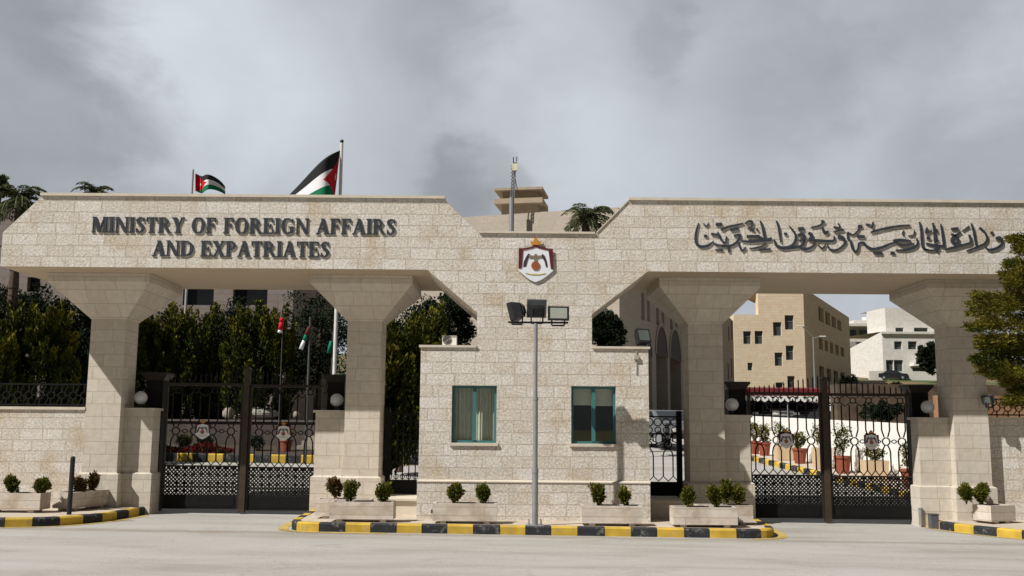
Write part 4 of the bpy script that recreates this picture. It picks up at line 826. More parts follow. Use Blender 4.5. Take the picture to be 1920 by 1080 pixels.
for px, py, k in [(1848, 556, 1), (1838, 578, 1), (1852, 598, 1), (1836, 612, .8), (1872, 575, 1), (1880, 612, 1), (1862, 632, 1), (1850, 652, .8), (1842, 668, .6), (1872, 655, 1), (1890, 560, 1), (1905, 540, 1), (1896, 515, .8), (1905, 494, .7), (1912, 520, 1), (1912, 447, .6), (1920, 470, .8),
                  (1860, 690, .8), (1868, 706, .6), (1890, 690, 1), (1882, 672, 1), (1905, 640, 1), (1915, 600, 1), (1900, 720, .8), (1915, 735, .9), (1905, 750, .6), (1910, 700, 1), (1925, 660, 1), (1895, 640, 1), (1910, 570, .9), (1935, 560, 1), (1940, 610, 1), (1935, 700, 1), (1945, 740, 1), (1930, 640, 1), (1930, 500, 1)]:
    for q in range(3): spray(px + g.uniform(-6, 6) + 4, py + g.uniform(-6, 6), -2.0 + g.uniform(-.7, .7), -1, .42 * k + .15, 330)
for i in range(230):
    q_ = g.uniform(0, 1) ** 1.3; hw_ = 150 * (1 - q_) ** .7; spray(2100 + g.uniform(-1, 1) * hw_, 770 - 560 * q_, -2.0 + g.uniform(-1.2, 1.2), g.choice([-1, 1]), .7, 260)
leaves(np.concatenate(Ps), np.concatenate(Ds), .062, .019, 'crown', CYPRESS, t, None, .3, 3)
def palm(px, py, Y, rpx, lab, seed):
    g = random.Random(seed); c = at(px, py, Y); k = (Y - CY) / F; R_ = rpx * k; x = c.x; z0 = gz(x, Y); t = thing('palm_tree', (x, Y, z0), lab, 'palm tree', 'palm trees behind the gateway')
    tr = MB(); n = 14
    for i in range(n): tr.tube((x, Y, z0 + (c.z - z0) * i / n), (x, Y, z0 + (c.z - z0) * (i + 1) / n), .2 - .004 * i, .17 - .004 * i, 9)
    part('trunk', tr, BARK, t); cr_ = MB()
    P, D = [], []
    for i in range(34):
        a = g.uniform(0, 2 * PI); el = g.uniform(-.35, 1.35); ln = R_ * g.uniform(.85, 1.15); dh = Vector((math.cos(a), math.sin(a), 0)); p_ = Vector((x, Y, c.z)); ang = el
        for s in range(10):
            d = dh * math.cos(ang) + Vector((0, 0, math.sin(ang))); q_ = p_ + d * ln / 10; side = d.cross(Vector((0, 0, 1))).normalized()
            cr_.tube(p_, q_, .018, .015, 4)
            for w_ in range(4):
                pp = p_.lerp(q_, w_ / 5)
                for sg in (-1, 1): P.append(pp); D.append(side * sg + d * .7 - Vector((0, 0, .35)))
            p_ = q_; ang -= .19
    part('frond_ribs', cr_, plain('palm_rib', (.10, .10, .05), .8), t)
    leaves(np.array([tuple(v) for v in P]), np.array([tuple(v) for v in D]), R_ * .22, .028, 'crown', PALM, t, None, .15, seed)
palm(38, 376, 13, 62, 'large palm above the slanted left end of the beam', 3); palm(178, 366, 17, 46, 'palm top peeking over the left beam', 4); palm(1098, 414, 16, 66, 'palm in the notch right of the pale wall', 5)
broad(2, 352, 40, 40, 13.4, 'second smaller palm like crown at the left picture edge', PALM, 98, 14, 120, 'palm_tree', .16, 'palm trees behind the gateway')
# ------------------------------------------------------------------ buildings behind
def window(b, O, U, W, h, dep, fr=.05, mat=None, glass=None, label=None):
    P = lambda u, v, w_=0: (O[0] + U[0] * u + W[0] * w_, O[1] + U[1] * u + W[1] * w_, O[2] + v)
    a, c, z0, z1 = h; mb = MB()
    def bx(m, u0, u1, v0, v1, w0, w1):
        m.add([P(u0, v0, w0), P(u1, v0, w0), P(u1, v1, w0), P(u0, v1, w0), P(u0, v0, w1), P(u1, v0, w1), P(u1, v1, w1), P(u0, v1, w1)], [(0, 1, 2, 3), (7, 6, 5, 4), (0, 4, 5, 1), (1, 5, 6, 2), (2, 6, 7, 3), (3, 7, 4, 0)])
    d0, d1 = dep - .06, dep - .001
    bx(mb, a, c, z0, z0 + fr, d0, d1); bx(mb, a, c, z1 - fr, z1, d0, d1); bx(mb, a, a + fr, z0 + fr, z1 - fr, d0, d1); bx(mb, c - fr, c, z0 + fr, z1 - fr, d0, d1); bx(mb, a + fr, c - fr, (z0 + z1) / 2 + .1, (z0 + z1) / 2 + .1 + fr, d0 + .01, d1)
    o = part('window', mb, mat or plain('grey_frame', (.16, .17, .17), .5), b)
    g_ = MB(); g_.add([P(a, z0, dep + .002), P(c, z0, dep + .002), P(c, z1, dep + .002), P(a, z1, dep + .002)], [(0, 1, 2, 3)]); part('pane', g_, glass or WINGL, o); return o
# main building, left
b1 = thing('office_building', (-12, 30, 0), 'large brownish stone building behind the trees on the left', 'building'); Yb = 27.3
c0, c1 = at(-300, 500, Yb).x, at(552, 500, Yb).x; zt = at(10, 384, Yb).z
holes = []
for pa, pb, ya, yb in ((342, 405, 470, 572), (436, 505, 470, 572), (50, 76, 520, 547), (150, 200, 470, 572), (245, 300, 470, 572)):
    a, b = at(pa, yb, Yb), at(pb, ya, Yb); holes.append((a.x - c0, b.x - c0, a.z, b.z))
mb = MB(); wall(mb, (c0, Yb, 0), (1, 0), (0, 1), 0, c1 - c0, 0, zt, holes, .35); mb.add([(c1, Yb, 0), (c1, Yb + 12, 0), (c1, Yb + 12, zt), (c1, Yb, zt), (c0, Yb, 0), (c0, Yb + 12, 0), (c0, Yb + 12, zt), (c0, Yb, zt)], [(0, 1, 2, 3), (4, 7, 6, 5), (3, 2, 6, 7), (1, 5, 6, 2)])
part('walls', mb, BROWNSTONE, b1)
for h in holes: window(b1, (c0, Yb, 0), (1, 0), (0, 1), h, .35, .06, BLACKPL, plain('dark_glass', (.012, .013, .014), .1, .3, 1))
part('parapet', MB().box(c0 - .1, c1 + .1, Yb - .1, Yb + .3, zt + .001, zt + .12), BROWNSTONE, b1)
# arcade building
K = Vector((5.43, 32.3, 0)); U2 = (.316, .949); U3 = (-.949, .316); Zt = at(1163, 392, 32.3).z
b2 = thing('arcade_building', (K.x, K.y, 0), 'tall pale building with arched ground floor behind the guardhouse', 'building')
def hit(px, py, O, U):                                    # where the sight line through a pixel meets a vertical wall
    a = at(px, py, 50.); c = Vector((0, CY, CAMH)); d = a - c; den = d.x * U[1] - d.y * U[0]; t_ = ((O[0] - c.x) * U[1] - (O[1] - c.y) * U[0]) / den
    p_ = c + d * t_; return ((p_.x - O[0]) * U[0] + (p_.y - O[1]) * U[1], p_.z)
slits = []
for pa, pb, ya, yb in ((1202, 1209, 545, 602), (1213, 1219, 552, 604), (1230, 1236, 566, 611), (1240, 1246, 574, 613), (1256, 1261, 588, 619), (1266, 1270, 594, 622), (1365, 1368, 610, 640), (1370, 1373, 602, 638), (1364, 1367, 680, 712), (1370, 1373, 672, 708)):
    u0, z1 = hit(pa, ya, K, U2); u1, z0 = hit(pb, yb, K, U2); slits.append((u0, u1, z0, z1))
arches = []
for pa, pb, yt in ((1212, 1222, 652), (1230, 1251, 653), (1256, 1276, 661), (1281, 1297, 668), (1302, 1316, 676), (1321, 1333, 683)):
    u0, zt_ = hit(pa, yt + 12, K, U2); u1, _ = hit(pb, yt, K, U2); arches.append((u0, u1, 1.6, hit((pa + pb) / 2, yt + 14, K, U2)[1]))
mb = MB(); wall(mb, (K.x, K.y, 0), U2, (-.949, .316), 0, 55, 0, Zt, slits + arches, .8)
for (u0, u1, z0, z1) in arches:                            # arch heads: half discs laid on the wall, opening's shade painted as dark colour
    pass
wall(mb, (K.x, K.y, 0), U3, (.316, .949), 0, 14, 0, Zt, [], .3)
e = (K.x + U2[0] * 55, K.y + U2[1] * 55); f_ = (K.x + U3[0] * 14, K.y + U3[1] * 14); mb.add([(K.x, K.y, Zt), (*e, Zt), (e[0] + U3[0] * 14, e[1] + U3[1] * 14, Zt), (*f_, Zt)], [(0, 1, 2, 3)])
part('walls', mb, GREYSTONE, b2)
for s_ in slits: window(b2, (K.x, K.y, 0), U2, (-.949, .316), s_, .8, .08)
for (u0, u1, z0, z1) in arches:
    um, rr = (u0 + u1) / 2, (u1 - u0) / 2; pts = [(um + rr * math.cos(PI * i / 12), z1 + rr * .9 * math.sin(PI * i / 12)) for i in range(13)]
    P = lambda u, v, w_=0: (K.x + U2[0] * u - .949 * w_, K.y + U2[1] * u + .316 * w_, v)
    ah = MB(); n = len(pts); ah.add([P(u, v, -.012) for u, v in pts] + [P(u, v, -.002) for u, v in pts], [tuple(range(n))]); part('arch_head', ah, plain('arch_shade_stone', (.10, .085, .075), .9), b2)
    rb = MB(); pts2 = [(um + (rr + .3) * math.cos(PI * i / 12), z1 + (rr + .3) * .9 * math.sin(PI * i / 12)) for i in range(13)]
    for i in range(12): rb.add([P(*pts[i], -.04), P(*pts[i + 1], -.04), P(*pts2[i + 1], -.04), P(*pts2[i], -.04)], [(0, 1, 2, 3)])
    part('arch_rim', rb, GREYSTONE, b2)
    dk_ = MB().add([P(u0, z0, .79), P(u1, z0, .79), P(u1, z1, .79), P(u0, z1, .79)], [(0, 1, 2, 3)]); part('arch_recess', dk_, plain('recess_stone', (.16, .14, .12), .9), b2)
part('parapet', MB().obox((K.x + U3[0] * 7 + .316 * .17, K.y + U3[1] * 7 + .949 * .17), U3, (.316, .949), 6.98, .15, Zt + .001, Zt + .10), GREYSTONE, b2)
# rooftop lookout tower and mast
tw = at(978, 400, 37.0); tx, ty = tw.x, 37.5; U4 = (.985, -.17); U5 = (.17, .985); kk = (37 - CY) / F
zz = lambda py: at(978, py, 37.0).z
for nm, hx, hy, y0, y1 in (('tower_base', 1.0, .8, 440, 386), ('tower_deck', 1.36, 1.2, 385.9, 376.5), ('tower_room', .95, .75, 376.4, 361.6), ('tower_roof', 1.36, 1.25, 361.5, 357)):
    part(nm, MB().obox((tx, ty), U4, U5, hx, hy, zz(y0), zz(y1)), plain('tower_stone', (.36, .295, .22), .9, .12, 3), b2)
m0 = at(959, 437, 33.2); kk = (33.2 - CY) / F; mz = lambda py: at(962, py, 33.2).z
mt = thing('antenna_mast', (m0.x, 33.2, gz(m0.x, 33.2)), 'slim grey antenna mast with a cream box before the lookout tower', 'mast'); mx = m0.x
part('lower_tube', MB().tube((mx, 33.2, gz(mx, 33.2)), (mx, 33.2, mz(370)), .13, .13, 10), STEEL, mt)
la = MB()
for a, b in ((-.1, -.1), (.1, -.1), (0, .1)): la.tube((mx + .05 + a, 33.2 + b, mz(371)), (mx + .12 + a * .6, 33.2 + b, mz(310)), .03, .026, 5)
for i in range(9):
    z = mz(370) + (mz(312) - mz(370)) * i / 9; la.tube((mx - .05, 33.1, z), (mx + .17, 33.1, z + .2), .022, .022, 4); la.tube((mx + .17, 33.1, z), (mx - .05, 33.1, z + .2), .022, .022, 4)
la.tube((mx + .12, 33.2, mz(325)), (mx + .32, 33.2, mz(362)), .02, .02, 5)
part('lattice', la, plain('mast_grey', (.16, .17, .18), .5), mt)
part('equipment_box', MB().box(mx + .02, mx + .28, 33.0, 33.25, mz(321), mz(308)), plain('cream_box', (.72, .68, .48), .5), mt)
part('fork', MB().box(mx + .05, mx + .10, 33.15, 33.2, mz(306), mz(295)).box(mx + .22, mx + .27, 33.15, 33.2, mz(303), mz(294)).box(mx + .05, mx + .27, 33.15, 33.2, mz(307.5), mz(305)), BLACKPL, mt)
# golden building
T0 = at(1378, 700, 92.); T1 = at(1425, 700, 92.); T2 = at(1511, 700, 92.)
b3 = thing('stone_building', (T0.x, 92, gz(T0.x, 92)), 'sunlit golden stone building with side wing behind the right gate', 'building'); zb = 0
zl, zh = at(1400, 590, 92.).z, at(1470, 546, 92.).z; hs = []
for pa, pb, ya, yb in ((1394, 1408, 621, 645), (1415.5, 1430, 620.5, 645), (1450, 1465, 604, 629.5), (1472, 1488, 591, 618), (1453, 1467, 661, 686), (1474, 1488, 648, 675), (1402, 1411, 680, 694.5), (1455, 1468, 717, 745), (1477, 1490, 705, 735)):
    a, b = at(pa, yb, 92.), at(pb, ya, 92.); hs.append((a.x - T0.x, b.x - T0.x, a.z, b.z))
xm_ = T1.x - T0.x; xs = xm_; mb = MB(); wall(mb, (T0.x, 92, 0), (1, 0), (0, 1), 0, T2.x - T0.x, 0, zl, hs, .3); wall(mb, (T0.x, 92, 0), (1, 0), (0, 1), xs, T2.x - T0.x, zl, zh, [], .3)
US = Vector((.456, .89)).normalized(); US = (US.x, US.y); XS = T0.x + xs
mb.add([(XS, 92, zl), (XS, 93.2, zl), (XS, 93.2, zh), (XS, 92, zh)], [(3, 2, 1, 0)]); mb.add([(T0.x, 92, 0), (T0.x, 105, 0), (T0.x, 105, zl), (T0.x, 92, zl)], [(3, 2, 1, 0)]); mb.add([(T0.x, 92, zl), (XS, 92, zl), (XS, 105, zl), (T0.x, 105, zl), (XS, 92, zh), (T2.x, 92, zh), (T2.x + .5, 93.2, zh), (XS, 93.2, zh)], [(0, 1, 2, 3), (4, 5, 6, 7)])
part('front_wall', mb, TANSTONE, b3)
for h in hs: window(b3, (T0.x, 92, 0), (1, 0), (0, 1), h, .3, .07)
# side wing: recedes to the right
u_end = hit(1592, 600, (T2.x, 92), US)[0]; zs = hit(1527, 553, (T2.x, 92), US)[1]; sd = []
for pa, pb, ya, yb in ((1534, 1545, 573, 606), (1547, 1557, 582, 612), (1559, 1568, 591, 617), (1570, 1578, 598, 622), (1535, 1543, 632, 657), (1546, 1553, 637, 660), (1556, 1563, 641, 664), (1566, 1573, 645, 667), (1576, 1583, 650, 670), (1536, 1546, 685, 715), (1550, 1559, 690, 717), (1563, 1572, 694, 718), (1576, 1584, 697, 719)):
    u0, z1 = hit(pa, ya, (T2.x, 92), US); u1, z0 = hit(pb, yb, (T2.x, 92), US); sd.append((u0, u1, z0, z1))
mb = MB(); wall(mb, (T2.x, 92, 0), US, (-US[1], US[0]), 0, u_end, 0, zs, sd, .5); E2 = (T2.x + US[0] * u_end, 92 + US[1] * u_end)
mb.add([(T2.x, 92, zs), (*E2, zs), (E2[0] - 9, E2[1], zs), (T2.x - 9, 92.5, zs)], [(0, 1, 2, 3)]); mb.add([(*E2, 0), (E2[0] - 9, E2[1], 0), (E2[0] - 9, E2[1], zs), (*E2, zs)], [(0, 1, 2, 3)])
mb.add([(T2.x, 92.01, zs), (T2.x, 92.01, zh), (T2.x + .9 * US[0], 92.01 + .9 * US[1], zh), (T2.x + .9 * US[0], 92.01 + .9 * US[1], zs)], [(0, 1, 2, 3)])
part('side_wing', mb, TANSTONE, b3)
for i, h in enumerate(sd): window(b3, (T2.x, 92, 0), US, (-US[1], US[0]), h, .5, .06, None, plain('pale_glass', (.42, .43, .45), .2) if i < 4 else plain('brown_glass', (.07, .05, .04), .3))
# white house and terrace block
Yw = 132.; P_ = lambda px, py: at(px, py, Yw)
b4 = thing('white_house', (P_(1690, 710).x, Yw, gz(40, Yw)), 'white stone villa on the hill with flat roofs and garage doors', 'house')
x0, xk, x1 = P_(1627, 700).x, P_(1657, 700).x, P_(1790, 700).x; z2 = P_(1700, 622).z; hs = []
for pa, pb, ya, yb in ((1677, 1691, 640, 655), (1703, 1719, 640, 655), (1662, 1675, 675, 697), (1677, 1693, 675, 697), (1712, 1733, 689, 712)):
    a, b = P_(pa, yb), P_(pb, ya); hs.append((a.x - xk, b.x - xk, a.z, b.z))
mb = MB(); wall(mb, (xk, Yw, 0), (1, 0), (0, 1), 0, x1 - xk, 5, z2, hs, .4)
mb.add([(x0, Yw + 9, 5), (xk, Yw, 5), (xk, Yw, z2), (x0, Yw + 9, P_(1630, 648).z)], [(0, 1, 2, 3)]); mb.add([(x0, Yw + 9, z2), (xk, Yw, z2), (x1, Yw, z2), (x1, Yw + 12, z2), (x0, Yw + 12, z2)], [(0, 1, 2, 3, 4)])
part('walls', mb, WHITESTONE, b4)
for h in hs: window(b4, (xk, Yw, 0), (1, 0), (0, 1), h, .4, .08)
ux0, ux1 = P_(1665, 600).x, P_(1770, 600).x; uz = P_(1700, 576).z; uh = []
for pa, pb in ((1684, 1699), (1719, 1745)): a, b = P_(pa, 620.5), P_(pb, 613); uh.append((a.x - ux0, b.x - ux0, a.z, b.z))
mb = MB(); wall(mb, (ux0, Yw + 1, 0), (1, 0), (0, 1), 0, ux1 - ux0, z2 + .001, uz, [(h[0], h[1], max(h[2], z2 + .05), h[3]) for h in uh], .4); vx = P_(1652, 600).x
mb.add([(vx, Yw + 6, z2), (ux0, Yw + 1, z2), (ux0, Yw + 1, uz), (vx, Yw + 6, uz)], [(0, 1, 2, 3)]); mb.add([(vx, Yw + 6, uz), (ux0, Yw + 1, uz), (ux1, Yw + 1, uz), (ux1, Yw + 9, uz), (vx, Yw + 9, uz)], [(0, 1, 2, 3, 4)])
part('upper_storey', mb, WHITESTONE, b4)
for h in uh: window(b4, (ux0, Yw + 1, 0), (1, 0), (0, 1), (h[0], h[1], max(h[2], z2 + .05), h[3]), .4, .06)
part('eave', MB().box(xk - .2, x1, Yw - .35, Yw - .01, z2 - .35, z2 - .02), WHITESTONE, b4)
part('entrance_porch', MB().box(P_(1706, 700).x, P_(1736, 700).x, Yw - 1.6, Yw - .02, P_(1710, 687).z, P_(1710, 681).z), WHITEP, b4)
part('garden_wall', MB().box(P_(1612, 700).x, P_(1765, 700).x, Yw - 4, Yw - 3.6, 5, P_(1700, 699).z), WHITESTONE, b4)
Yq = 175.; Q_ = lambda px, py: at(px, py, Yq)
b5 = thing('terrace_block', (Q_(1620, 650).x, Yq, gz(60, Yq)), 'grey flat roofed block with balconies behind the white villa', 'building')
part('lower_wall', MB().box(Q_(1590, 690).x, Q_(1660, 690).x, Yq, Yq + 12, 5, Q_(1620, 650).z), plain('brown_block', (.24, .16, .11), .9, .2, 1.5), b5)
part('upper_wall', MB().box(Q_(1592, 650).x, Q_(1665, 650).x, Yq + 2, Yq + 12, Q_(1620, 649.8).z, Q_(1620, 612).z), plain('grey_render', (.30, .29, .28), .9, .2, 1.5), b5)
part('roof_slab', MB().box(Q_(1588, 650).x, Q_(1668, 650).x, Yq - .5, Yq + 12, Q_(1620, 611.8).z, Q_(1620, 607).z), WHITESTONE, b5)
part('balcony', MB().box(Q_(1592, 650).x, Q_(1655, 650).x, Yq - .2, Yq + .1, Q_(1620, 641).z, Q_(1620, 633).z), WHITESTONE, b5)
for pa, pb in ((1600, 1612), (1618, 1634)): part('window', MB().box(Q_(pa, 630).x, Q_(pb, 630).x, Yq + 1.9, Yq + 1.995, Q_(1620, 632).z, Q_(1620, 617).z), WINGL, b5)
part('stair_head', MB().box(Q_(1614, 600).x, Q_(1648, 600).x, Yq + 4, Yq + 9, Q_(1620, 606.8).z, Q_(1620, 596).z), WHITESTONE, b5)
part('water_tank', MB().tube((Q_(1640, 590).x, Yq + 5, Q_(1640, 595.8).z), (Q_(1640, 590).x, Yq + 5, Q_(1640, 590).z), .7, .7, 12), WHITEP, b5)
# ------------------------------------------------------------------ inside the right gate: canopy, cars, white wall, pots
Yc = 42.; A_ = lambda px, py: at(px, py, Yc); cx0, cx1 = A_(1396, 740).x, A_(1560, 740).x
cn = thing('parking_canopy', ((cx0 + cx1) / 2, Yc, gz(16, Yc)), 'red parking canopy with a white patterned valance', 'canopy')
zt, zv = A_(1470, 729).z, A_(1470, 742).z
part('roof', MB().prism([(cx0, zv), (cx1, zv), (cx1, zt), (cx0, zt)], Yc, Yc + .05).add([(cx0, Yc, zt), (cx1, Yc, zt), (cx1, Yc + 5, zt + .3), (cx0, Yc + 5, zt + .3)], [(0, 1, 2, 3)]), REDCL, cn)
vl = MB(); n = 11; ve = MB(); z9 = A_(1470, 753).z
for i in range(n):
    a, b = cx0 + (cx1 - cx0) * i / n, cx0 + (cx1 - cx0) * (i + 1) / n; m = (a + b) / 2; vl.prism([(a, zv - .02), (a, z9 + .1), (m, z9 - .04), (b, z9 + .1), (b, zv - .02)], Yc - .03, Yc - .01)
    ve.prism([(m - .12, zv - .06), (m, zv - .2), (m + .12, zv - .06)], Yc - .05, Yc - .031).prism([(a - .06, z9 + .05), (a, z9 + .2), (a + .06, z9 + .05)], Yc - .05, Yc - .031)
part('valance', vl, WHITEP, cn); part('valance_pattern', ve, BLACKPL, cn)
part('rear_screen', MB().box(cx0, cx1, Yc + 4.8, Yc + 4.9, gz(16, Yc), zt - .3), plain('dark_screen', (.02, .02, .022), .8), cn)
for px in (1402, 1478, 1552): x = A_(px, 760).x; part('post', MB().tube((x, Yc + .1, gz(x, Yc)), (x, Yc + .1, zv), .05, .05, 8), STEEL, cn)
def car(x, y, rz, col, lab):
    z = gz(x, y) + .01; t = thing('parked_car', (x, y, z), lab, 'car', 'cars parked inside the right gate', rz)
    side = [(-2.1, .35), (-2.15, .62), (-1.95, .86), (-1.15, .95), (-.55, 1.36), (.75, 1.40), (1.45, .98), (2.0, .92), (2.12, .6), (2.08, .35)]; W_ = .86
    mb = MB(); n = len(side)
    rings = [[(x + s * (W_ * (1 if zq < 1.0 else .8)), y + yq, z + zq) for yq, zq in side] for s in (-1, 1)]
    mb.add(rings[0] + rings[1], [tuple(range(n)), tuple(range(2 * n - 1, n - 1, -1))] + [(i, i + n, (i + 1) % n + n, (i + 1) % n) for i in range(n)])
    part('body', mb, col, t)
    part('windscreen', MB().add([(x - .72, y - 1.11, z + .985), (x + .72, y - 1.11, z + .985), (x + .62, y - .6, z + 1.335), (x - .62, y - .6, z + 1.335)], [(0, 1, 2, 3)]), CARG, t)
    sg_ = MB()
    for s in (-1, 1): sg_.add([(x + s * .835, y - .95, z + 1.01), (x + s * .835, y + 1.2, z + 1.01), (x + s * .715, y + .65, z + 1.34), (x + s * .715, y - .45, z + 1.32)], [(0, 1, 2, 3)])
    part('side_windows', sg_, CARG, t)
    for s in (-1, 1):
        part('headlight', MB().box(x + s * .62 - .16, x + s * .62 + .16, y - 2.16, y - 2.09, z + .58, z + .72), WHITEP, t)
        for yy in (-1.3, 1.3):
            wh = part('wheel', MB().tube((x + s * .66, y + yy, z + .31), (x + s * .875, y + yy, z + .31), .31, .31, 18), BLACKPL, t); part('rim', MB().tube((x + s * .876, y + yy, z + .31), (x + s * .885, y + yy, z + .31), .19, .19, 12), STEEL, wh)
    part('bumper', MB().box(x - .8, x + .8, y - 2.2, y - 2.1, z + .33, z + .5), BLACKPL, t)
CP = {'black': plain('black_car_paint', (.02, .02, .022), .25, .05, 2, 0, 0, .6), 'white': plain('white_car_paint', (.7, .7, .72), .3, .05, 2, 0, 0, .6), 'grey': plain('grey_car_paint', (.13, .135, .14), .3, .05, 2, 0, 0, .6), 'silver': plain('silver_car_paint', (.4, .41, .42), .3, .05, 2, 0, 0, .6)}
for px, Y, rz, c, lab in ((1420, 44.5, 0, 'black', 'black car under the canopy beside the third column'), (1452, 44.5, .05, 'silver', 'silver car parked under the red canopy'), (1497, 44.5, -.04, 'black', 'black car parked mid canopy behind the gate emblem'), (1540, 44.5, 0, 'grey', 'grey car under the right end of the canopy'),
                          (1592, 40, .9, 'black', 'black car right of the gate centre post'), (1243, 20, .35, 'grey', 'grey car behind the small ornate gate'), (1676, 128.5, 1.4, 'black', 'small dark car parked by the white villa')):
    car(at(px, 780, Y).x, Y, rz, CP[c], lab)
wa, wb = Vector((7.35, 20, 0)), Vector((10.5, 4.7, 0)); d_ = (wb - wa).normalized(); zA, zB = at(1405, 780, 16.5).z, at(1710, 795, 7.3).z
ww = MB(); nseg = 12
for i in range(nseg):
    a, b = wa.lerp(wb, i / nseg), wa.lerp(wb, (i + 1) / nseg); ft = lambda y: zB + (zA - zB) * (y - 7.3) / 9.2
    n_ = Vector((-d_.y, d_.x, 0)) * .2
    ww.add([(a.x, a.y, gz(a.x, a.y) - .1), (b.x, b.y, gz(b.x, b.y) - .1), (b.x, b.y, ft(b.y)), (a.x, a.y, ft(a.y)), (a.x + n_.x, a.y + n_.y, gz(a.x, a.y) - .1), (b.x + n_.x, b.y + n_.y, gz(b.x, b.y) - .1), (b.x + n_.x, b.y + n_.y, ft(b.y)), (a.x + n_.x, a.y + n_.y, ft(a.y))], [(0, 1, 2, 3), (7, 6, 5, 4), (3, 2, 6, 7)])
tag(ww.build('garden_wall', WHITEP), 'long white painted garden wall behind the potted plants', 'wall')
def kx(Y): return 9.2 - (Y - 5) * .189
POTS = [(1411, 'red', .40, .42), (1430, 'red', .40, .42), (1465, 'beige', .50, .42), (1495, 'red', .42, .44), (1536, 'beige', .46, .58), (1574, 'red', .44, .46), (1632, 'beige', .56, .50), (1697, 'red', .44, .46)]
PLAB = ['first red pot by the third column', 'second red pot behind the right gate', 'beige square pot left of the gate emblem', 'red pot behind the left gate emblem', 'tall beige square pot left of the bronze post', 'red square pot right of the bronze post', 'wide beige square pot behind the right gate emblem', 'dark red pot at the right end of the right gate']
for i, ((px, c, wd, h), lab) in enumerate(zip(POTS, PLAB)):
    k = (px - 960) / F; Y = (kx(0) + .55 - k * 17.7) / (k + .189); x = kx(Y) + .55; z = gz(x, Y) + .152; t = thing('plant_pot', (x, Y, z), lab, 'plant pot', 'plant pots along the inner drive'); hw = wd / 2
    if c == 'red': part('pot', MB().loft([[(x + q * math.cos(2 * PI * j / 14), Y + q * math.sin(2 * PI * j / 14), z + zz_) for j in range(14)] for q, zz_ in ((hw * .72, 0), (hw * .95, h * .86), (hw * 1.08, h * .861), (hw * 1.08, h), (hw * .9, h), (hw * .85, h - .06))]), TERRA, t)
    else: part('pot', MB().rect_loft([(x - hw * .9, x + hw * .9, Y - hw * .9, Y + hw * .9, z), (x - hw, x + hw, Y - hw, Y + hw, z + h), (x - hw * .85, x + hw * .85, Y - hw * .85, Y + hw * .85, z + h), (x - hw * .85, x + hw * .85, Y - hw * .85, Y + hw * .85, z + h - .06)]), BEIGEPOT, t)
    shrub(x, Y, z + h - .05, wd * .48, [.62, .6, .7, .5, .62, .85, .4, .75][i], BUSH, 'small shrub growing in the ' + lab, 'shrubs in the pots along the inner drive', 200 + i)
# soil bank and plants beyond, right edge
tag(MB().box(11.02, 40, 8.2, 8.5, .3, at(1880, 742, 8.2).z).build('earth_bank', plain('brown_earth', (.27, .15, .08), .95, .35, 1.5, 0, .6)), 'brown earth bank seen through the right fence', 'bank')
tag(MB().box(15.5, 60, 30, 31, 0, at(1880, 722, 30).z).build('dark_hedge_wall', plain('brown_rubble', (.09, .065, .045), .95, .5, 2, 0, .5)), 'dark rubble wall beyond the pots on the right', 'wall')
broad(1652, 770, 84, 36, 26, 'dark bush behind the right leaf of the right gate', DARKLEAF, 300, 26, 90, 'bush', .14, 'bushes behind the right gate', False); broad(1590, 735, 40, 60, 60, 'dark green bush at the corner of the golden building', DARKLEAF, 301, 30, 110, 'bush', .25, 'bushes behind the right gate', False); broad(1672, 735, 50, 40, 60, 'dark bush below the white villa', DARKLEAF, 302, 30, 110, 'bush', .25, 'bushes behind the right gate', False)
# street lamp in front of the golden building
sx_ = at(1527, 700, 70.).x; zt = at(1524, 600, 70.).z; zl_ = at(1524, 632, 70.).z
sl_ = thing('street_lamp', (sx_, 70, gz(sx_, 70)), 'slim grey street lamp with two arms before the golden building', 'street lamp'); part('pole', MB().tube((sx_, 70, gz(sx_, 70)), (sx_, 70, zl_), .09, .06, 8), STEEL, sl_)
part('arm', MB().tube((sx_, 70, zl_ - .05), (sx_ - .9, 70, zl_ + .95), .04, .04, 6).tube((sx_, 70, zl_ - .1), (sx_ + .7, 70, zl_ + .05), .04, .04, 6), STEEL, sl_)
part('lamp_head', MB().box(sx_ - 1.4, sx_ - .8, 69.9, 70.1, zl_ + .93, zl_ + 1.03).box(sx_ + .6, sx_ + 1.1, 69.9, 70.1, zl_ + .03, zl_ + .12), WHITEP, sl_)
# ------------------------------------------------------------------ inside the left gate: terrace, boulders, flowers
rw = thing('terrace_wall', (-6, 14.5, .8), 'low grey brown terrace wall behind the flower bed', 'wall'); tz = at(400, 790, 14.5).z
part('wall_face', MB().box(-14, at(600, 790, 14.5).x, 14.5, 14.9, .6, tz), plain('terrace_stone', (.085, .068, .058), .9, .3, 2, 0, .4), rw); part('coping', MB().box(-14, at(600, 790, 14.5).x + .05, 14.45, 14.95, tz + .001, tz + .06), plain('terrace_coping', (.13, .11, .10), .9, .2, 3), rw)
pl_ = at(521, 800, 16); tag(MB().box(pl_.x - .16, pl_.x + .16, 15.9, 16.2, .8, at(521, 690, 16).z).box(pl_.x - .2, pl_.x + .2, 15.86, 16.24, at(521, 690, 16).z + .001, at(521, 685, 16).z).build('garden_pillar', plain('pinkish_stone', (.19, .15, .135), .9, .15, 4)), 'pinkish stone pillar behind the right leaf of the left gate', 'pillar')
st_ = MB(); a_ = at(570, 840, 13.2)
for i in range(4): st_.box(a_.x - .4 + .12 * i, a_.x + 1.6, 13.0 + .3 * i, 14.45, .85 + .15 * i + .0005 * i, 1.0 + .15 * i)
tag(st_.build('garden_steps', plain('step_stone', (.30, .26, .22), .9, .2, 4)), 'pale garden steps behind the left gate', 'steps')
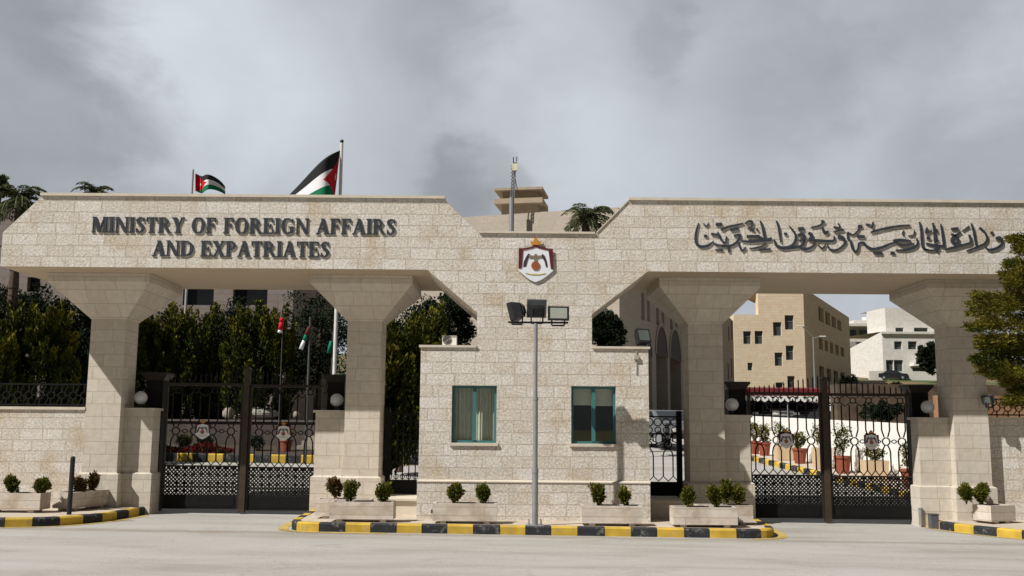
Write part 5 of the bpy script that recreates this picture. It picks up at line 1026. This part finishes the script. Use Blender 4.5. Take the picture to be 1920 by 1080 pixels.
def boulder(px, py, Y, wd, hh, lab, seed, col=(.30, .265, .22)):
    g = random.Random(seed); c = at(px, py, Y); k = (Y - CY) / F; mb = MB().sphere((0, 0, 0), 1, 14, 9)
    mb.v = [(c.x + x * wd * k / 2 * (1 + .18 * math.sin(3 * y + seed) + .1 * math.sin(7 * x)), Y + y * wd * k / 2, c.z + z * hh * k / 2 * (1 + .15 * math.sin(4 * x + seed))) for x, y, z in mb.v]
    tag(mb.build('boulder', plain('boulder_stone%d' % seed, col, .9, .25, 4, 0, .5)), lab, 'boulder', 'pale boulders on the terrace')
boulder(430, 775, 15.2, 24, 26, 'rounded pale boulder left of the bronze gate post', 1); boulder(452, 784, 15.2, 26, 16, 'flat pale boulder just right of the bronze gate post', 2, (.34, .27, .22)); boulder(492, 776, 15.2, 60, 26, 'long pale boulder below the pinkish pillar', 3, (.26, .25, .215)); boulder(556, 778, 15.2, 12, 14, 'small pale boulder left of the white flagpole', 4)
g = np.random.default_rng(5); n = 2600; xx = g.uniform(-10.3, -8.2, n); yy = g.uniform(11.5, 12.4, n); zz_ = np.array([gz(a, b) for a, b in zip(xx, yy)]) + .2 + g.uniform(0, .22, n) * (.6 + .4 * np.sin(xx * 4))
fb = leaves(np.stack([xx, yy, zz_], 1), np.tile([0, -.3, 1.], (n, 1)), .07, .05, 'flower_bed', FLOWER, None, (-7, 12, .9), .7, 9); tag(fb, 'low red flowers along the inner striped kerb', 'flowers', None, 'stuff')
for i, (px, py, Y, lab) in enumerate(((735, 832, 12.2, 'red pot behind the small gate left of the guardhouse'), (536, 834, 12.6, 'red pot below the right emblem of the left gate'))):
    c = at(px, py + 9, Y); x, z, h, hw = c.x, gz(c.x, Y) + .2, .34, .19; t = thing('plant_pot', (x, Y, z), lab, 'plant pot', 'plant pots behind the left gates')
    part('pot', MB().loft([[(x + q * math.cos(2 * PI * j / 14), Y + q * math.sin(2 * PI * j / 14), z + zz_) for j in range(14)] for q, zz_ in ((hw * .72, 0), (hw * .95, h * .86), (hw * 1.08, h * .861), (hw * 1.08, h), (hw * .9, h), (hw * .85, h - .06))]), TERRA, t)
    shrub(x, Y, z + h - .05, .2, .4, BUSH, 'small shrub growing in the ' + lab, 'shrubs in the pots behind the left gates', 230 + i)
for i, (px, py) in enumerate(((345, 828), (385, 838), (480, 838))):
    c = at(px, py + 12, 12.6); shrub(c.x, 12.6, gz(c.x, 12.6) + .2, .24, .42, BUSH if i == 0 else DARKLEAF, ('light green bush in the flower bed under the left emblem', 'grey green bush right of the left emblem in the flower bed', 'wide grey green bush right of the bronze gate post')[i], 'bushes in the flower bed', 240 + i)
